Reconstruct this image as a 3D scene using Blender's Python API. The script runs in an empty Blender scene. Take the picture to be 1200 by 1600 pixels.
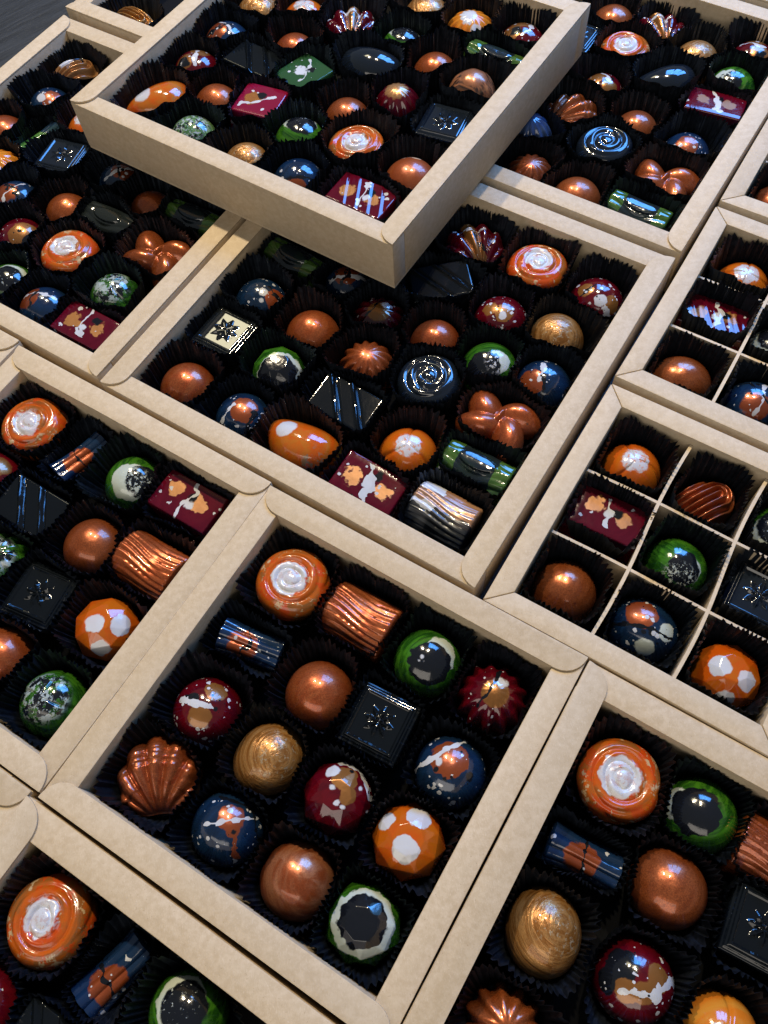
import bpy, bmesh, math, random
import numpy as np
from mathutils import Matrix, Vector

scene = bpy.context.scene
COL = scene.collection
RIM = 0.031                      # height of a box; the table is z = 0

# ------------------------------------------------------------------ camera
F_PX, PITCH, ROLL, CAM_H = 1270.635, 1.111267, -0.106418, 0.323949 + RIM
cp, sp, cr, sr = math.cos(PITCH), math.sin(PITCH), math.cos(ROLL), math.sin(ROLL)
RIGHT = Vector((1, 0, 0)); UP = Vector((0, sp, cp)); FWD = Vector((0, cp, -sp))
RX = RIGHT * cr + UP * sr
UX = RIGHT * -sr + UP * cr
cam = bpy.data.cameras.new('camera'); camo = bpy.data.objects.new('camera', cam); COL.objects.link(camo)
camo.matrix_world = Matrix(((RX.x, UX.x, -FWD.x, 0), (RX.y, UX.y, -FWD.y, 0), (RX.z, UX.z, -FWD.z, CAM_H), (0, 0, 0, 1)))
cam.sensor_fit = 'VERTICAL'; cam.sensor_height = 36.0; cam.lens = 36.0 * F_PX / 1600.0
cam.clip_start = 0.01; cam.clip_end = 50
scene.camera = camo

# ------------------------------------------------------------------ light
w = bpy.data.worlds.new('World'); scene.world = w; w.use_nodes = True
w.node_tree.nodes['Background'].inputs[0].default_value = (0.80, 0.90, 1.0, 1)
w.node_tree.nodes['Background'].inputs[1].default_value = 0.085
scene.view_settings.view_transform = 'Standard'; scene.view_settings.look = 'None'
scene.view_settings.exposure = 0.27; scene.view_settings.gamma = 1.0

def lamp(name, aim, az, el, dist, sx, sy, power, col, shape='RECTANGLE'):
    l = bpy.data.lights.new(name, 'AREA'); l.shape = shape; l.size = sx
    if shape in ('RECTANGLE', 'ELLIPSE'): l.size_y = sy
    l.energy = power; l.color = col
    o = bpy.data.objects.new(name, l); COL.objects.link(o)
    a, e = math.radians(az), math.radians(el)
    d = Vector((math.sin(a) * math.cos(e), math.cos(a) * math.cos(e), math.sin(e)))
    o.location = Vector(aim) + d * dist
    o.rotation_euler = d.to_track_quat('Z', 'Y').to_euler()
    return o
AIM = (0.0, 0.27, 0.03)
lamp('ceiling_spot', AIM, 20, 66, 1.7, .07, .07, 12.8, (1.0, .84, .60), 'DISK')
lamp('ceiling_spot', AIM, -14, 56, 1.7, .07, .07, 12.8, (1.0, .84, .60), 'DISK')
WIN = (0.14, 0.38, 0.03)
for k in range(3):
    lamp('window_light', WIN, 20 + 17 * k, 47 - 2 * k, 1.1, .22, .56, 4.6, (.09, .35, 1.0))
lamp('ceiling_panel', AIM, -15, 48, 2.1, .34, .20, 1.5, (1.0, .90, .60))
lamp('room_fill', AIM, 205, 28, 2.6, 2.6, 1.6, 19.0, (1.0, .91, .80))  # added soft fill behind the camera, brightens the faces turned to it

# ------------------------------------------------------------------ pixel -> place (distance from the plane it touches)
def ray(px, py):
    X = (px - 600) / F_PX; Y = -(py - 800) / F_PX
    return FWD + RX * X + UX * Y
def at(px, py, z):
    v = ray(px, py); t = (z - CAM_H) / v.z
    return Vector((v.x * t, v.y * t, z))
R0 = 0.92
CU = (math.cos(R0), math.sin(R0)); CV = (math.sin(R0), -math.cos(R0))

# ------------------------------------------------------------------ materials
class NT:
    def __init__(s, name):
        s.m = bpy.data.materials.new(name); s.m.use_nodes = True
        s.t = s.m.node_tree; s.t.nodes.clear()
        s.out = s.n('ShaderNodeOutputMaterial'); s.b = s.n('ShaderNodeBsdfPrincipled')
        s.t.links.new(s.b.outputs[0], s.out.inputs[0])
        tc = s.n('ShaderNodeTexCoord')
        s.P = s.vm('SCALE', tc.outputs['Object'], scale=1000.0)      # millimetres
    def n(s, k, **kw):
        x = s.t.nodes.new(k)
        for a, b in kw.items(): setattr(x, a, b)
        return x
    def put(s, sock, v):
        if hasattr(v, 'is_linked') or isinstance(v, bpy.types.NodeSocket): s.t.links.new(v, sock)
        elif v is not None:
            if isinstance(v, (tuple, list)) and len(v) == 3 and sock.type == 'RGBA': v = (*v, 1)
            sock.default_value = v
    def vm(s, op, a, b=None, scale=None):
        x = s.n('ShaderNodeVectorMath', operation=op); s.put(x.inputs[0], a)
        if b is not None: s.put(x.inputs[1], b)
        if scale is not None: s.put(x.inputs['Scale'], scale)
        return x.outputs['Value'] if op in ('LENGTH', 'DISTANCE', 'DOT_PRODUCT') else x.outputs[0]
    def ma(s, op, a, b=None, c=None, clamp=False):
        x = s.n('ShaderNodeMath', operation=op, use_clamp=clamp); s.put(x.inputs[0], a)
        if b is not None: s.put(x.inputs[1], b)
        if c is not None: s.put(x.inputs[2], c)
        return x.outputs[0]
    def step(s, v, lo, hi, a=0.0, b=1.0):
        x = s.n('ShaderNodeMapRange'); x.interpolation_type = 'SMOOTHSTEP'
        for i, q in enumerate((v, lo, hi, a, b)): s.put(x.inputs[i], q)
        return x.outputs[0]
    def mix(s, f, a, b):
        x = s.n('ShaderNodeMix', data_type='RGBA'); s.put(x.inputs[0], f); s.put(x.inputs[6], a); s.put(x.inputs[7], b)
        return x.outputs[2]
    def mixf(s, f, a, b):
        x = s.n('ShaderNodeMix', data_type='FLOAT'); s.put(x.inputs[0], f); s.put(x.inputs[2], a); s.put(x.inputs[3], b)
        return x.outputs[0]
    def noise(s, vec, scale, detail=3.0, rough=.55, seed=0.0, dist=0.0):
        x = s.n('ShaderNodeTexNoise', noise_dimensions='3D')
        s.put(x.inputs['Vector'], s.vm('ADD', vec, (seed * 17.3, seed * 5.1 % 40, 3.7)) if seed else vec)
        x.inputs['Scale'].default_value = scale
        x.inputs['Detail'].default_value = detail; x.inputs['Roughness'].default_value = rough
        x.inputs['Distortion'].default_value = dist
        return x
    def bump(s, h, strength, dist):
        x = s.n('ShaderNodeBump'); x.inputs['Strength'].default_value = strength; x.inputs['Distance'].default_value = dist
        s.put(x.inputs['Height'], h); s.put(s.b.inputs['Normal'], x.outputs[0]); return x

COPPER = (.33, .068, .016); GOLD = (.31, .125, .027); WHITE = (.56, .575, .60); BLACK = (.006, .007, .010)
RED = (.068, .0010, .0055); ORANGE = (.52, .080, .003); GREEN = (.010, .055, .005); BLUE = (.0065, .025, .066); DARK = (.0040, .0055, .0070)
BROWN = (.20, .085, .03); CREAM = (.62, .56, .42); REDO = (.50, .060, .006)

def choc_mat(name, base, layers=(), brush=None, rough=.22, metal=0.0, coat=.7, seed=0.0, flake=0.0, flat=False, ridge=0.0):
    """a coloured cocoa-butter shell: base colour, brushed swirls, then paint layers in object millimetres"""
    t = NT(name); b = t.b
    wob = t.noise(t.P, .26, 1.6, .5, seed)
    W = t.vm('SUBTRACT', wob.outputs['Color'], (.5, .5, .5))
    slow = t.noise(t.P, .11, 1, .4, seed + 11)
    W3 = t.vm('SUBTRACT', slow.outputs['Color'], (.5, .5, .5))
    fine = t.noise(t.P, 1.1, 2, .6, seed + 3)
    W2 = t.vm('SUBTRACT', fine.outputs['Color'], (.5, .5, .5))
    col, met, rgh = base, metal, rough
    if brush:
        c2, amount, scale = brush[:3]; ctr = brush[3] if len(brush) > 3 else (3, -2, 12)
        # brush strokes that turn about a point: noise stretched along the turn
        q = t.vm('SUBTRACT', t.P, ctr)
        sx = t.n('ShaderNodeSeparateXYZ'); t.put(sx.inputs[0], q)
        rr = t.vm('LENGTH', q); an = t.ma('ARCTAN2', sx.outputs[1], sx.outputs[0])
        cb = t.n('ShaderNodeCombineXYZ'); t.put(cb.inputs[0], t.ma('MULTIPLY', rr, scale)); t.put(cb.inputs[1], t.ma('MULTIPLY', an, .5))
        t.put(cb.inputs[2], t.ma('MULTIPLY', sx.outputs[2], scale * .35))
        ns = t.noise(cb.outputs[0], 1.0, 4, .62, seed + 7, .3)
        f = t.step(ns.outputs['Fac'], .36, .64)
        col = t.mix(t.ma('MULTIPLY', f, amount), col, c2)
    if flake:
        v = t.n('ShaderNodeTexVoronoi'); t.put(v.inputs['Vector'], t.P); v.inputs['Scale'].default_value = 3.2
        sep = t.n('ShaderNodeSeparateColor'); t.put(sep.inputs[0], v.outputs['Color'])
        k = t.ma('MULTIPLY_ADD', sep.outputs[0], flake, 1 - flake * .5)
        col = t.vm('SCALE', col, scale=k)
    for L in layers:
        kind, c, prm = L[0], L[1], L[2]
        lm = L[3] if len(L) > 3 else 0.0; lr = L[4] if len(L) > 4 else rough
        if kind == 'blob':                       # centre, radius, waviness, (softness)
            ctr, r, wv = prm[:3]; soft = prm[3] if len(prm) > 3 else .5
            p = t.vm('ADD', t.P, t.vm('SCALE', W, scale=wv)); p = t.vm('ADD', p, t.vm('SCALE', W2, scale=.7))
            m = t.step(t.vm('DISTANCE', p, ctr), r - soft, r + soft, 1.0, 0.0)
        elif kind == 'line':                     # p0, p1, width, waviness
            p0, p1, wd, wv = prm; d = Vector(p1) - Vector(p0); d.z = 0
            p = t.vm('MULTIPLY', t.vm('SUBTRACT', t.vm('ADD', t.P, t.vm('SCALE', W3, scale=wv * 2.2)), p0), (1, 1, 0))
            h = t.ma('DIVIDE', t.vm('DOT_PRODUCT', p, tuple(d)), d.length_squared, clamp=True)
            dist = t.vm('LENGTH', t.vm('SUBTRACT', p, t.vm('SCALE', tuple(d), scale=h)))
            wdv = t.ma('MULTIPLY', t.step(wob.outputs['Fac'], .36, .66, .35, 1.7), wd)
            m = t.ma('LESS_THAN', dist, wdv)
        elif kind == 'dots':                     # cells per mm, size, share, seed
            sc, sz, share, sd = prm
            v = t.n('ShaderNodeTexVoronoi'); t.put(v.inputs['Vector'], t.vm('ADD', t.P, (sd * 37.1, sd * 11.3, 0))); v.inputs['Scale'].default_value = sc
            sep = t.n('ShaderNodeSeparateColor'); t.put(sep.inputs[0], v.outputs['Color'])
            on = t.ma('LESS_THAN', sep.outputs[0], share)
            lim = t.ma('MULTIPLY', t.ma('MULTIPLY', t.ma('POWER', sep.outputs[1], 2.5), sz), t.step(wob.outputs['Fac'], .38, .56, 0.0, 1.0))
            m = t.ma('MULTIPLY', on, t.ma('LESS_THAN', v.outputs['Distance'], lim))
        elif kind == 'ring':                     # radius from, to, waviness, soft (about the z axis)
            r0, r1, wv, soft = prm
            p = t.vm('MULTIPLY', t.vm('ADD', t.P, t.vm('SCALE', W, scale=wv)), (1, 1, 0)); rr = t.vm('LENGTH', p)
            m = t.ma('MULTIPLY', t.step(rr, r0 - soft, r0 + soft), t.step(rr, r1 - soft, r1 + soft, 1, 0))
        elif kind == 'slab':                     # axis, from, to, waviness
            ax, lo, hi, wv = prm
            sx = t.n('ShaderNodeSeparateXYZ'); t.put(sx.inputs[0], t.vm('ADD', t.P, t.vm('SCALE', W, scale=wv)))
            q = sx.outputs[ax]
            m = t.ma('MULTIPLY', t.ma('GREATER_THAN', q, lo), t.ma('LESS_THAN', q, hi))
        elif kind == 'patch':                    # scale, threshold, seed : worn flaky patches within a blob
            ctr, r, sc, th, sd = prm
            ns = t.noise(t.P, sc, 5, .7, sd)
            m = t.ma('MULTIPLY', t.step(t.vm('DISTANCE', t.P, ctr), r - 2, r + 2, 1, 0), t.step(ns.outputs['Fac'], th - .02, th + .02))
        if c != BLACK: m = t.ma('MULTIPLY', m, t.step(slow.outputs['Fac'],   .25, .60, .88, 1.0))
        col = t.mix(m, col, c); met = t.mixf(m, met, lm); rgh = t.mixf(m, rgh, lr)
    t.put(b.inputs['Base Color'], col); t.put(b.inputs['Metallic'], met); t.put(b.inputs['Roughness'], rgh)
    b.inputs['Coat Weight'].default_value = coat; b.inputs['Coat Roughness'].default_value = .045
    b.inputs['IOR'].default_value = 1.5
    relief = t.ma('MULTIPLY', f, ridge) if (brush and ridge) else None
    g = t.noise(t.P, .16, 2, .5, seed + 1)
    h = t.ma('ADD', t.ma('MULTIPLY', g.outputs['Fac'], 1.0), t.ma('MULTIPLY', fine.outputs['Fac'], .08))
    if relief: h = t.ma('ADD', h, relief)
    t.bump(h, .35 if not flat else .10, .0009)
    return t.m

def kraft(name, tint=1.0):
    t = NT(name); b = t.b
    geo = t.n('ShaderNodeNewGeometry'); oi = t.n('ShaderNodeObjectInfo')
    P = t.vm('ADD', t.vm('SCALE', geo.outputs['Position'], scale=1000.0), (0, 0, 0))
    big = t.noise(P, .05, 3, .6, 1); mid = t.noise(P, .33, 4, .65, 2); fib = t.noise(t.vm('MULTIPLY', P, (1.0, .35, 1.0)), 2.2, 3, .7, 5)
    c = t.mix(t.step(mid.outputs['Fac'], .32, .72), (.50 * tint, .385 * tint, .245 * tint), (.595 * tint, .475 * tint, .325 * tint))
    c = t.mix(t.ma('MULTIPLY', t.step(big.outputs['Fac'], .35, .65), .35), c, (.55 * tint, .445 * tint, .30 * tint))
    c = t.mix(t.ma('MULTIPLY', t.step(fib.outputs['Fac'], .56, .72), .55), c, (.66 * tint, .55 * tint, .40 * tint))
    sp_ = t.noise(P, 1.3, 2, .5, 9)
    c = t.mix(t.ma('MULTIPLY', t.step(sp_.outputs['Fac'], .70, .74), .45), c, (.27, .18, .10))
    c = t.vm('SCALE', c, scale=t.ma('MULTIPLY_ADD', oi.outputs['Random'], .10, .95))
    t.put(b.inputs['Base Color'], c); b.inputs['Roughness'].default_value = .62; b.inputs['Specular IOR Level'].default_value = .35
    t.bump(t.ma('ADD', t.ma('MULTIPLY', mid.outputs['Fac'], .5), fib.outputs['Fac']), .35, .00025)
    return t.m
M_KRAFT = kraft('kraft_card'); M_EDGE = kraft('kraft_cut_edge', 1.12)

def cup_material():
    t = NT('black_glassine'); b = t.b
    n = t.noise(t.P, .35, 3, .6, 4)
    c = t.mix(t.step(n.outputs['Fac'], .3, .7), (.0036, .0046, .0070), (.0070, .0088, .0130))
    t.put(b.inputs['Base Color'], c); t.put(b.inputs['Roughness'], t.step(n.outputs['Fac'], .3, .7, .36, .55))
    b.inputs['Specular IOR Level'].default_value = .55; b.inputs['Specular Tint'].default_value = (.62, .78, 1.0, 1)
    t.bump(t.noise(t.P, 1.0, 2, .5, 2).outputs['Fac'], .25, .0006)
    return t.m
M_CUP = cup_material()
def dark_sheet_material():  # near-black matte colour stands in for the shade between cups
    t = NT('added_dark_sheet'); b = t.b
    n = t.noise(t.P, .5, 3, .6, 1)
    t.put(b.inputs['Base Color'], t.mix(n.outputs['Fac'], (.0012, .0014, .0020), (.0030, .0034, .0044))); b.inputs['Roughness'].default_value = .85; b.inputs['Specular IOR Level'].default_value = .15
    return t.m
M_DARK_SHEET = dark_sheet_material()

def table_material():
    t = NT('dark_table'); b = t.b
    geo = t.n('ShaderNodeNewGeometry'); P = t.vm('SCALE', geo.outputs['Position'], scale=1000.0)
    rot = t.n('ShaderNodeVectorRotate'); rot.inputs['Angle'].default_value = -.62; t.put(rot.inputs['Vector'], P)
    rot.rotation_type = 'Z_AXIS'
    g = t.noise(t.vm('MULTIPLY', rot.outputs[0], (.035, .45, 1)), 1, 5, .65, 2)
    g2 = t.noise(t.vm('MULTIPLY', rot.outputs[0], (.3, 2.4, 1)), 1, 2, .6, 6)
    c = t.mix(t.step(g.outputs['Fac'], .3, .7), (.011, .015, .021), (.030, .037, .047))
    c = t.mix(t.ma('MULTIPLY', t.step(g2.outputs['Fac'], .6, .75), .3), c, (.07, .075, .085))
    t.put(b.inputs['Base Color'], c); b.inputs['Roughness'].default_value = .38
    t.bump(g.outputs['Fac'], .3, .0006)
    return t.m
M_TABLE = table_material()

# ------------------------------------------------------------------ mesh helpers (millimetres in, metres out)
def mesh_from(name, verts, faces, mat=None, smooth=True, sharp=None):
    me = bpy.data.meshes.new(name)
    me.from_pydata([tuple(float(c) * .001 for c in v) for v in verts], [], faces); me.update()
    bm = bmesh.new(); bm.from_mesh(me); bmesh.ops.recalc_face_normals(bm, faces=bm.faces); bm.to_mesh(me); bm.free()
    if smooth:
        me.polygons.foreach_set('use_smooth', [True] * len(me.polygons))
        if sharp: me.set_sharp_from_angle(angle=math.radians(sharp))
    if mat: me.materials.append(mat)
    return me

def polar(fn, rings, n):
    """fn(s, theta) -> x,y,z arrays; s=0 is the apex, s=1 the base edge"""
    th = np.linspace(0, 2 * np.pi, n, endpoint=False); verts = []
    x, y, z = fn(0.0, np.array([0.0])); verts.append((float(np.ravel(x)[0]), float(np.ravel(y)[0]), float(np.ravel(z)[0])))
    for s in rings[1:]:
        x, y, z = fn(s, th); x, y, z = (np.broadcast_to(q, th.shape) for q in (x, y, z))
        verts += list(zip(x.tolist(), y.tolist(), z.tolist()))
    f = [(0, 1 + k, 1 + (k + 1) % n) for k in range(n)]
    R = len(rings) - 1
    for i in range(R - 1):
        a, b = 1 + i * n, 1 + (i + 1) * n
        f += [(a + k, b + k, b + (k + 1) % n, a + (k + 1) % n) for k in range(n)]
    f.append(tuple(1 + (R - 1) * n + k for k in range(n)))
    return verts, f

def heightfield(hx, hy, hf, nx, ny, flare=1.2, bev=.9, base_drop=None):
    def axis(h, n):
        a = list(np.linspace(-h + bev, h - bev, n)); return np.array([-h, -h + bev * .30, -h + bev * .65] + a + [h - bev * .65, h - bev * .30, h])
    xs, ys = axis(hx, nx), axis(hy, ny); X, Y = np.meshgrid(xs, ys, indexing='ij')
    Z = hf(X, Y)
    e = np.minimum(hx - abs(X), hy - abs(Y)); e = np.clip(e / bev, 0, 1)
    Z = Z - bev * (1 - np.sqrt(np.clip(1 - (1 - e) ** 2, 0, 1)))
    V = [(X[i, j], Y[i, j], Z[i, j]) for i in range(len(xs)) for j in range(len(ys))]
    m = len(ys); f = [(i * m + j, (i + 1) * m + j, (i + 1) * m + j + 1, i * m + j + 1) for i in range(len(xs) - 1) for j in range(m - 1)]
    loop = [(i, 0) for i in range(len(xs))] + [(len(xs) - 1, j) for j in range(1, m)] + [(i, m - 1) for i in range(len(xs) - 2, -1, -1)] + [(0, j) for j in range(m - 2, 0, -1)]
    b0 = len(V)
    kx, ky = (hx + flare) / hx, (hy + flare) / hy
    for (i, j) in loop: V.append((X[i, j] * kx, Y[i, j] * ky, 0.0))
    L = len(loop)
    for k in range(L):
        a, b = loop[k], loop[(k + 1) % L]
        f.append((a[0] * m + a[1], b[0] * m + b[1], b0 + (k + 1) % L, b0 + k))
    f.append(tuple(b0 + k for k in range(L)))
    return V, f

# ------------------------------------------------------------------ chocolate shapes: return mesh, half length, half width, height
S_CACHE = {}
def dome(R=14.8, cut=112, sx=1.0, sy=1.0, crease=0, fluted=0, depth=0.0, twist=0.0):
    cm = math.radians(cut); zc = -R * math.cos(cm)
    def fn(s, th):
        ph = s * cm; r = R * np.sin(ph) * np.ones_like(th); z = zc + R * np.cos(ph) * np.ones_like(th)
        if crease:      # petals that overlap with a step, turning about the top
            q = (th * crease / (2 * np.pi) + twist * s) % 1.0
            k = 1 - depth * np.exp(-(np.minimum(q, 1 - q) / .055) ** 2) + .35 * depth * (q - .5)
            f = min(1, s * 5); r = r * (1 + (k - 1) * f); z = z + R * (k - 1) * f * math.cos(ph) * .9
        if fluted:
            k = 1 + depth * np.cos(fluted * (th + twist * s)) * min(1, s * 2.2); r = r * k
        return r * np.cos(th) * sx, r * np.sin(th) * sy, z
    V, F = polar(fn, np.linspace(0, 1, 30 if (crease or fluted) else 22), 120 if (crease or fluted) else 56)
    return V, F, R * sx, R * sy, R + zc, None
def cone(R=14.5, H=22, n=14, depth=.07, twist=0.0, p=.72):
    def fn(s, th):
        a = min(s / .93, 1.0); r = R * (math.sin(a * math.pi / 2) ** .95) * (1 + depth * min(1, s * 2.5) * np.cos(n * (th + twist * s)))
        z = H * (1 - a ** (1 / p)) if s < .93 else 0.0
        z = H * (math.cos(a * math.pi / 2) ** .82) * (1 if s < .93 else 0)
        if s >= .93: r = r * (1 - .03 * (s - .93) / .07)
        return r * np.cos(th), r * np.sin(th), z * np.ones_like(th)
    V, F = polar(fn, np.linspace(0, 1, 30), n * 10)
    return V, F, R, R, H, None
def swirl(R=16.4, H=19.5, T=12.4, v=0):
    def ridge(r, th):
        f = r / (4.6 - .35 * v) * 2 * np.pi - th + .55 * np.sin(2 * th + 1.0 + 2 * v) + .3 * np.sin(3 * th + r * .5 + v)
        return np.abs(np.sin(f / 2)) ** .8 * (.80 + .2 * np.sin(2 * th + r))
    def fn(s, th):
        if s <= .55:
            r = T * s / .55
            k = np.clip((r - 2.4) / 1.6, 0, 1)
            z = H - 1.4 - .008 * r * r + 1.35 * ridge(r, th) * k * 1.2 + (1 - k) * (1.5 * math.sqrt(max(0, 1 - (r / 3.6) ** 2)) if r < 3.6 else 0)
            return r * np.cos(th), r * np.sin(th), z
        q = (s - .55) / .45; h0 = H - 2.7
        a = min(q / .5, 1) * math.pi / 2
        r = T + (R - T) * math.sin(a) ** .9; z = h0 - 7.0 * (1 - math.cos(a))
        if q > .5: z = (h0 - 7.0) * (1 - (q - .5) / .5); r = R - 2.6 * ((q - .5) / .5) ** 1.5
        z = z + 1.35 * ridge(T, th) * max(0, 1 - q / .3)
        r = r + (1.0 * np.abs(np.sin(1.5 * th + z * .20 + .5 * np.sin(th))) ** .6 - .6) * min(1, q * 3.5)
        return r * np.cos(th), r * np.sin(th), z * np.ones_like(th)
    V, F = polar(fn, np.linspace(0, 1, 76), 120)
    return V, F, R, R, H, None
def facet(R=15.2):
    bm = bmesh.new()
    for (r, z, n, o) in ((6.0, 20.4, 8, 0), (12.2, 16.0, 8, .5), (15.1, 8.6, 8, 0), (13.0, 0, 8, 0)):
        for k in range(n):
            a = (k + o) * 2 * math.pi / n; bm.verts.new((r * math.cos(a), r * math.sin(a), z))
    g = bmesh.ops.convex_hull(bm, input=bm.verts)
    bmesh.ops.dissolve_limit(bm, angle_limit=math.radians(2), verts=bm.verts, edges=bm.edges)
    bmesh.ops.bevel(bm, geom=list(bm.edges), offset=.35, segments=2, affect='EDGES', profile=.6)
    bm.verts.ensure_lookup_table(); bm.verts.index_update()
    V = [tuple(v.co) for v in bm.verts]; F = [tuple(v.index for v in f.verts) for f in bm.faces]; bm.free()
    return V, F, 14.6, 14.6, 20.6, 28
def bean(a=20.8, b=13.6, H=20.0):
    cm = math.radians(112)
    def fn(s, th):
        ph = s * cm; R = H / (1 - math.cos(cm))
        x = a * math.sin(ph) * np.cos(th); k = 1 + .20 * x / a
        y = b * math.sin(ph) * np.sin(th) * k; z = (R * math.cos(ph) - R * math.cos(cm)) * (1 + .10 * x / a)
        return x, y + .010 * x * x - 1.3, z
    V, F = polar(fn, np.linspace(0, 1, 26), 72)
    return V, F, a, b + 2, H, None
def shell(R=16.6, H=12.8, ribs=9):
    def fn(s, th):
        hy = -R * 1.02
        ro = R * (1 - .16 * np.exp(-((np.angle(np.exp(1j * (th + np.pi / 2)))) / .45) ** 2))
        xo, yo = ro * np.cos(th), ro * np.sin(th); al = np.arctan2(xo, yo - hy)
        ro = ro * (1 + .085 * np.abs(np.cos(al * ribs)) * (yo > -.55 * R))
        q = min(s / .85, 1.0); r = ro * q
        if s > .85: r = r * (1 - .10 * (s - .85) / .15)
        x, y = r * np.cos(th), r * np.sin(th)
        al = np.arctan2(x, y - hy); d = np.hypot(x, y - hy) / (2 * R)
        rib = np.abs(np.cos(al * ribs)) ** .8
        edge = math.sqrt(max(0, 1 - q ** 3.2))
        z = (4 + (H - 4) * (.45 + .55 * np.clip(d * 1.5, 0, 1))) * edge + 3.5 * (rib - .5) * np.clip(d * 1.6, .15, 1) * min(1, edge * 1.6)
        z = z + .38 * np.sign(np.sin(d * 52)) * (d > .66) * edge * .8
        z = np.maximum(z, 3.0 * (1 - max(0, (s - .85) / .15)))
        return x, y, z
    V, F = polar(fn, np.linspace(0, 1, 48), 150)
    return V, F, R * 1.04, R * 1.04, H + 1, None
def pecan(a=18, b=12.5, H=17):
    def fn(s, th):
        q = min(s / .9, 1); r = q
        x, y = a * r * np.cos(th), b * r * np.sin(th) * (1 - .12 * np.cos(th))
        e = math.sqrt(max(0, 1 - q ** 2.4))
        px = np.clip(x, -16, 7); d = np.hypot(x - px, y)
        z = H * e * (.92 + .08 * np.cos(d * 2.05)) + .9 * e * np.cos(d * 2.05)
        if s > .9: x, y, z = x * .96, y * .96, z * 0
        return x, y, np.maximum(z, 0)
    V, F = polar(fn, np.linspace(0, 1, 44), 120)
    return V, F, a, b, H, None
def bow(H=13.2):
    lobes = [(math.radians(d), c, la, lb, k) for d, c, la, lb, k in ((46, 10.0, 12.0, 8.6, 1.0), (168, 10.0, 12.0, 8.8, .95), (234, 9.5, 12.0, 8.4, 1.0), (-29, 10.5, 13.0, 8.4, .95))]
    def g(x, y):
        r = np.hypot(x, y); a = np.arctan2(y, x) + .028 * (r - 8)
        X, Y = r * np.cos(a), r * np.sin(a); out = np.full_like(X, -9.0)
        for (d, c, la, lb, k) in lobes:
            p, q = X * math.cos(d) + Y * math.sin(d) - c, -X * math.sin(d) + Y * math.cos(d)
            out = np.maximum(out, k * (1 - (p / la) ** 2 - (q / lb) ** 2))
        st = np.abs(X * math.cos(1.25) + Y * math.sin(1.25)); q = -X * math.sin(1.25) + Y * math.cos(1.25)
        return np.maximum(out, .90 * (1 - (st / 10.0) ** 2 - (q / 3.0) ** 2))
    n = 150; th0 = np.linspace(0, 2 * np.pi, n, endpoint=False); rs = np.linspace(0, 24, 240)
    R = np.array([max(rs[g(rs * math.cos(t), rs * math.sin(t)) > 0]) for t in th0]); R = (R + np.roll(R, 1) + np.roll(R, -1)) / 3
    def fn(s, th):
        ro = np.interp(th, th0, R, period=2 * np.pi); q = min(s / .88, 1.0)
        x, y = ro * q * np.cos(th), ro * q * np.sin(th)
        z = 5 + (H - 5) * np.clip(g(x, y), 0, 1.05) ** .75 if s <= .88 else (5 * (1 - (s - .88) / .12)) * np.ones_like(th)
        return x, y, z
    V, F = polar(fn, np.linspace(0, 1, 51), n)
    return V, F, 19.5, 15.5, H, None
def tile(h=13.4, H=11.5):
    def hf(X, Y):
        m = np.maximum(abs(X), abs(Y)); Z = np.full_like(X, H)
        Z += .75 * (np.clip((m - 9.3) / .45, 0, 1) - np.clip((m - 10.5) / .45, 0, 1))
        Z -= .9 * np.clip((m - 11.6) / .7, 0, 1)
        r = np.hypot(X, Y); a = np.arctan2(Y, X) + np.pi / 8; a = (a % (np.pi / 4)) - np.pi / 8
        al, pe = r * np.cos(a), np.abs(r * np.sin(a))
        wdt = np.where(al < 4.2, al * .36, 1.55 * (7.6 - al) / 3.4)
        s = np.clip(1 - pe / np.maximum(wdt, 1e-3), 0, 1) * (al < 7.6) * (al > .3)
        return Z + 1.25 * s * np.clip((7.6 - al) / 3.0, 0, 1)
    V, F = heightfield(h, h, hf, 66, 66, 1.0, .8)
    return V, F, h + 1, h + 1, H + 1, 40
def bar(hx=16.8, hy=10.4, H=13.5, grooves=0, slant=.8):
    def hf(X, Y):
        Z = np.full_like(X, H)
        if grooves:
            q = (X + slant * Y)
            for k in range(grooves):
                c = (k - (grooves - 1) / 2) * (2 * hx / (grooves + .6))
                Z += (1.2 if grooves == 2 else .35) * np.clip(1 - np.abs(q - c) / 1.5, 0, 1) - (.9 if grooves == 2 else .25) * np.clip(1 - np.abs(q - c - 2.6) / 1.2, 0, 1)
        return Z + .012 * np.sin(X * .5) * np.cos(Y * .4)
    V, F = heightfield(hx, hy, hf, 64 if grooves else 12, 36 if grooves else 8, 1.4, 1.0)
    return V, F, hx + 1.2, hy + 1.2, H, 40
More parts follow.
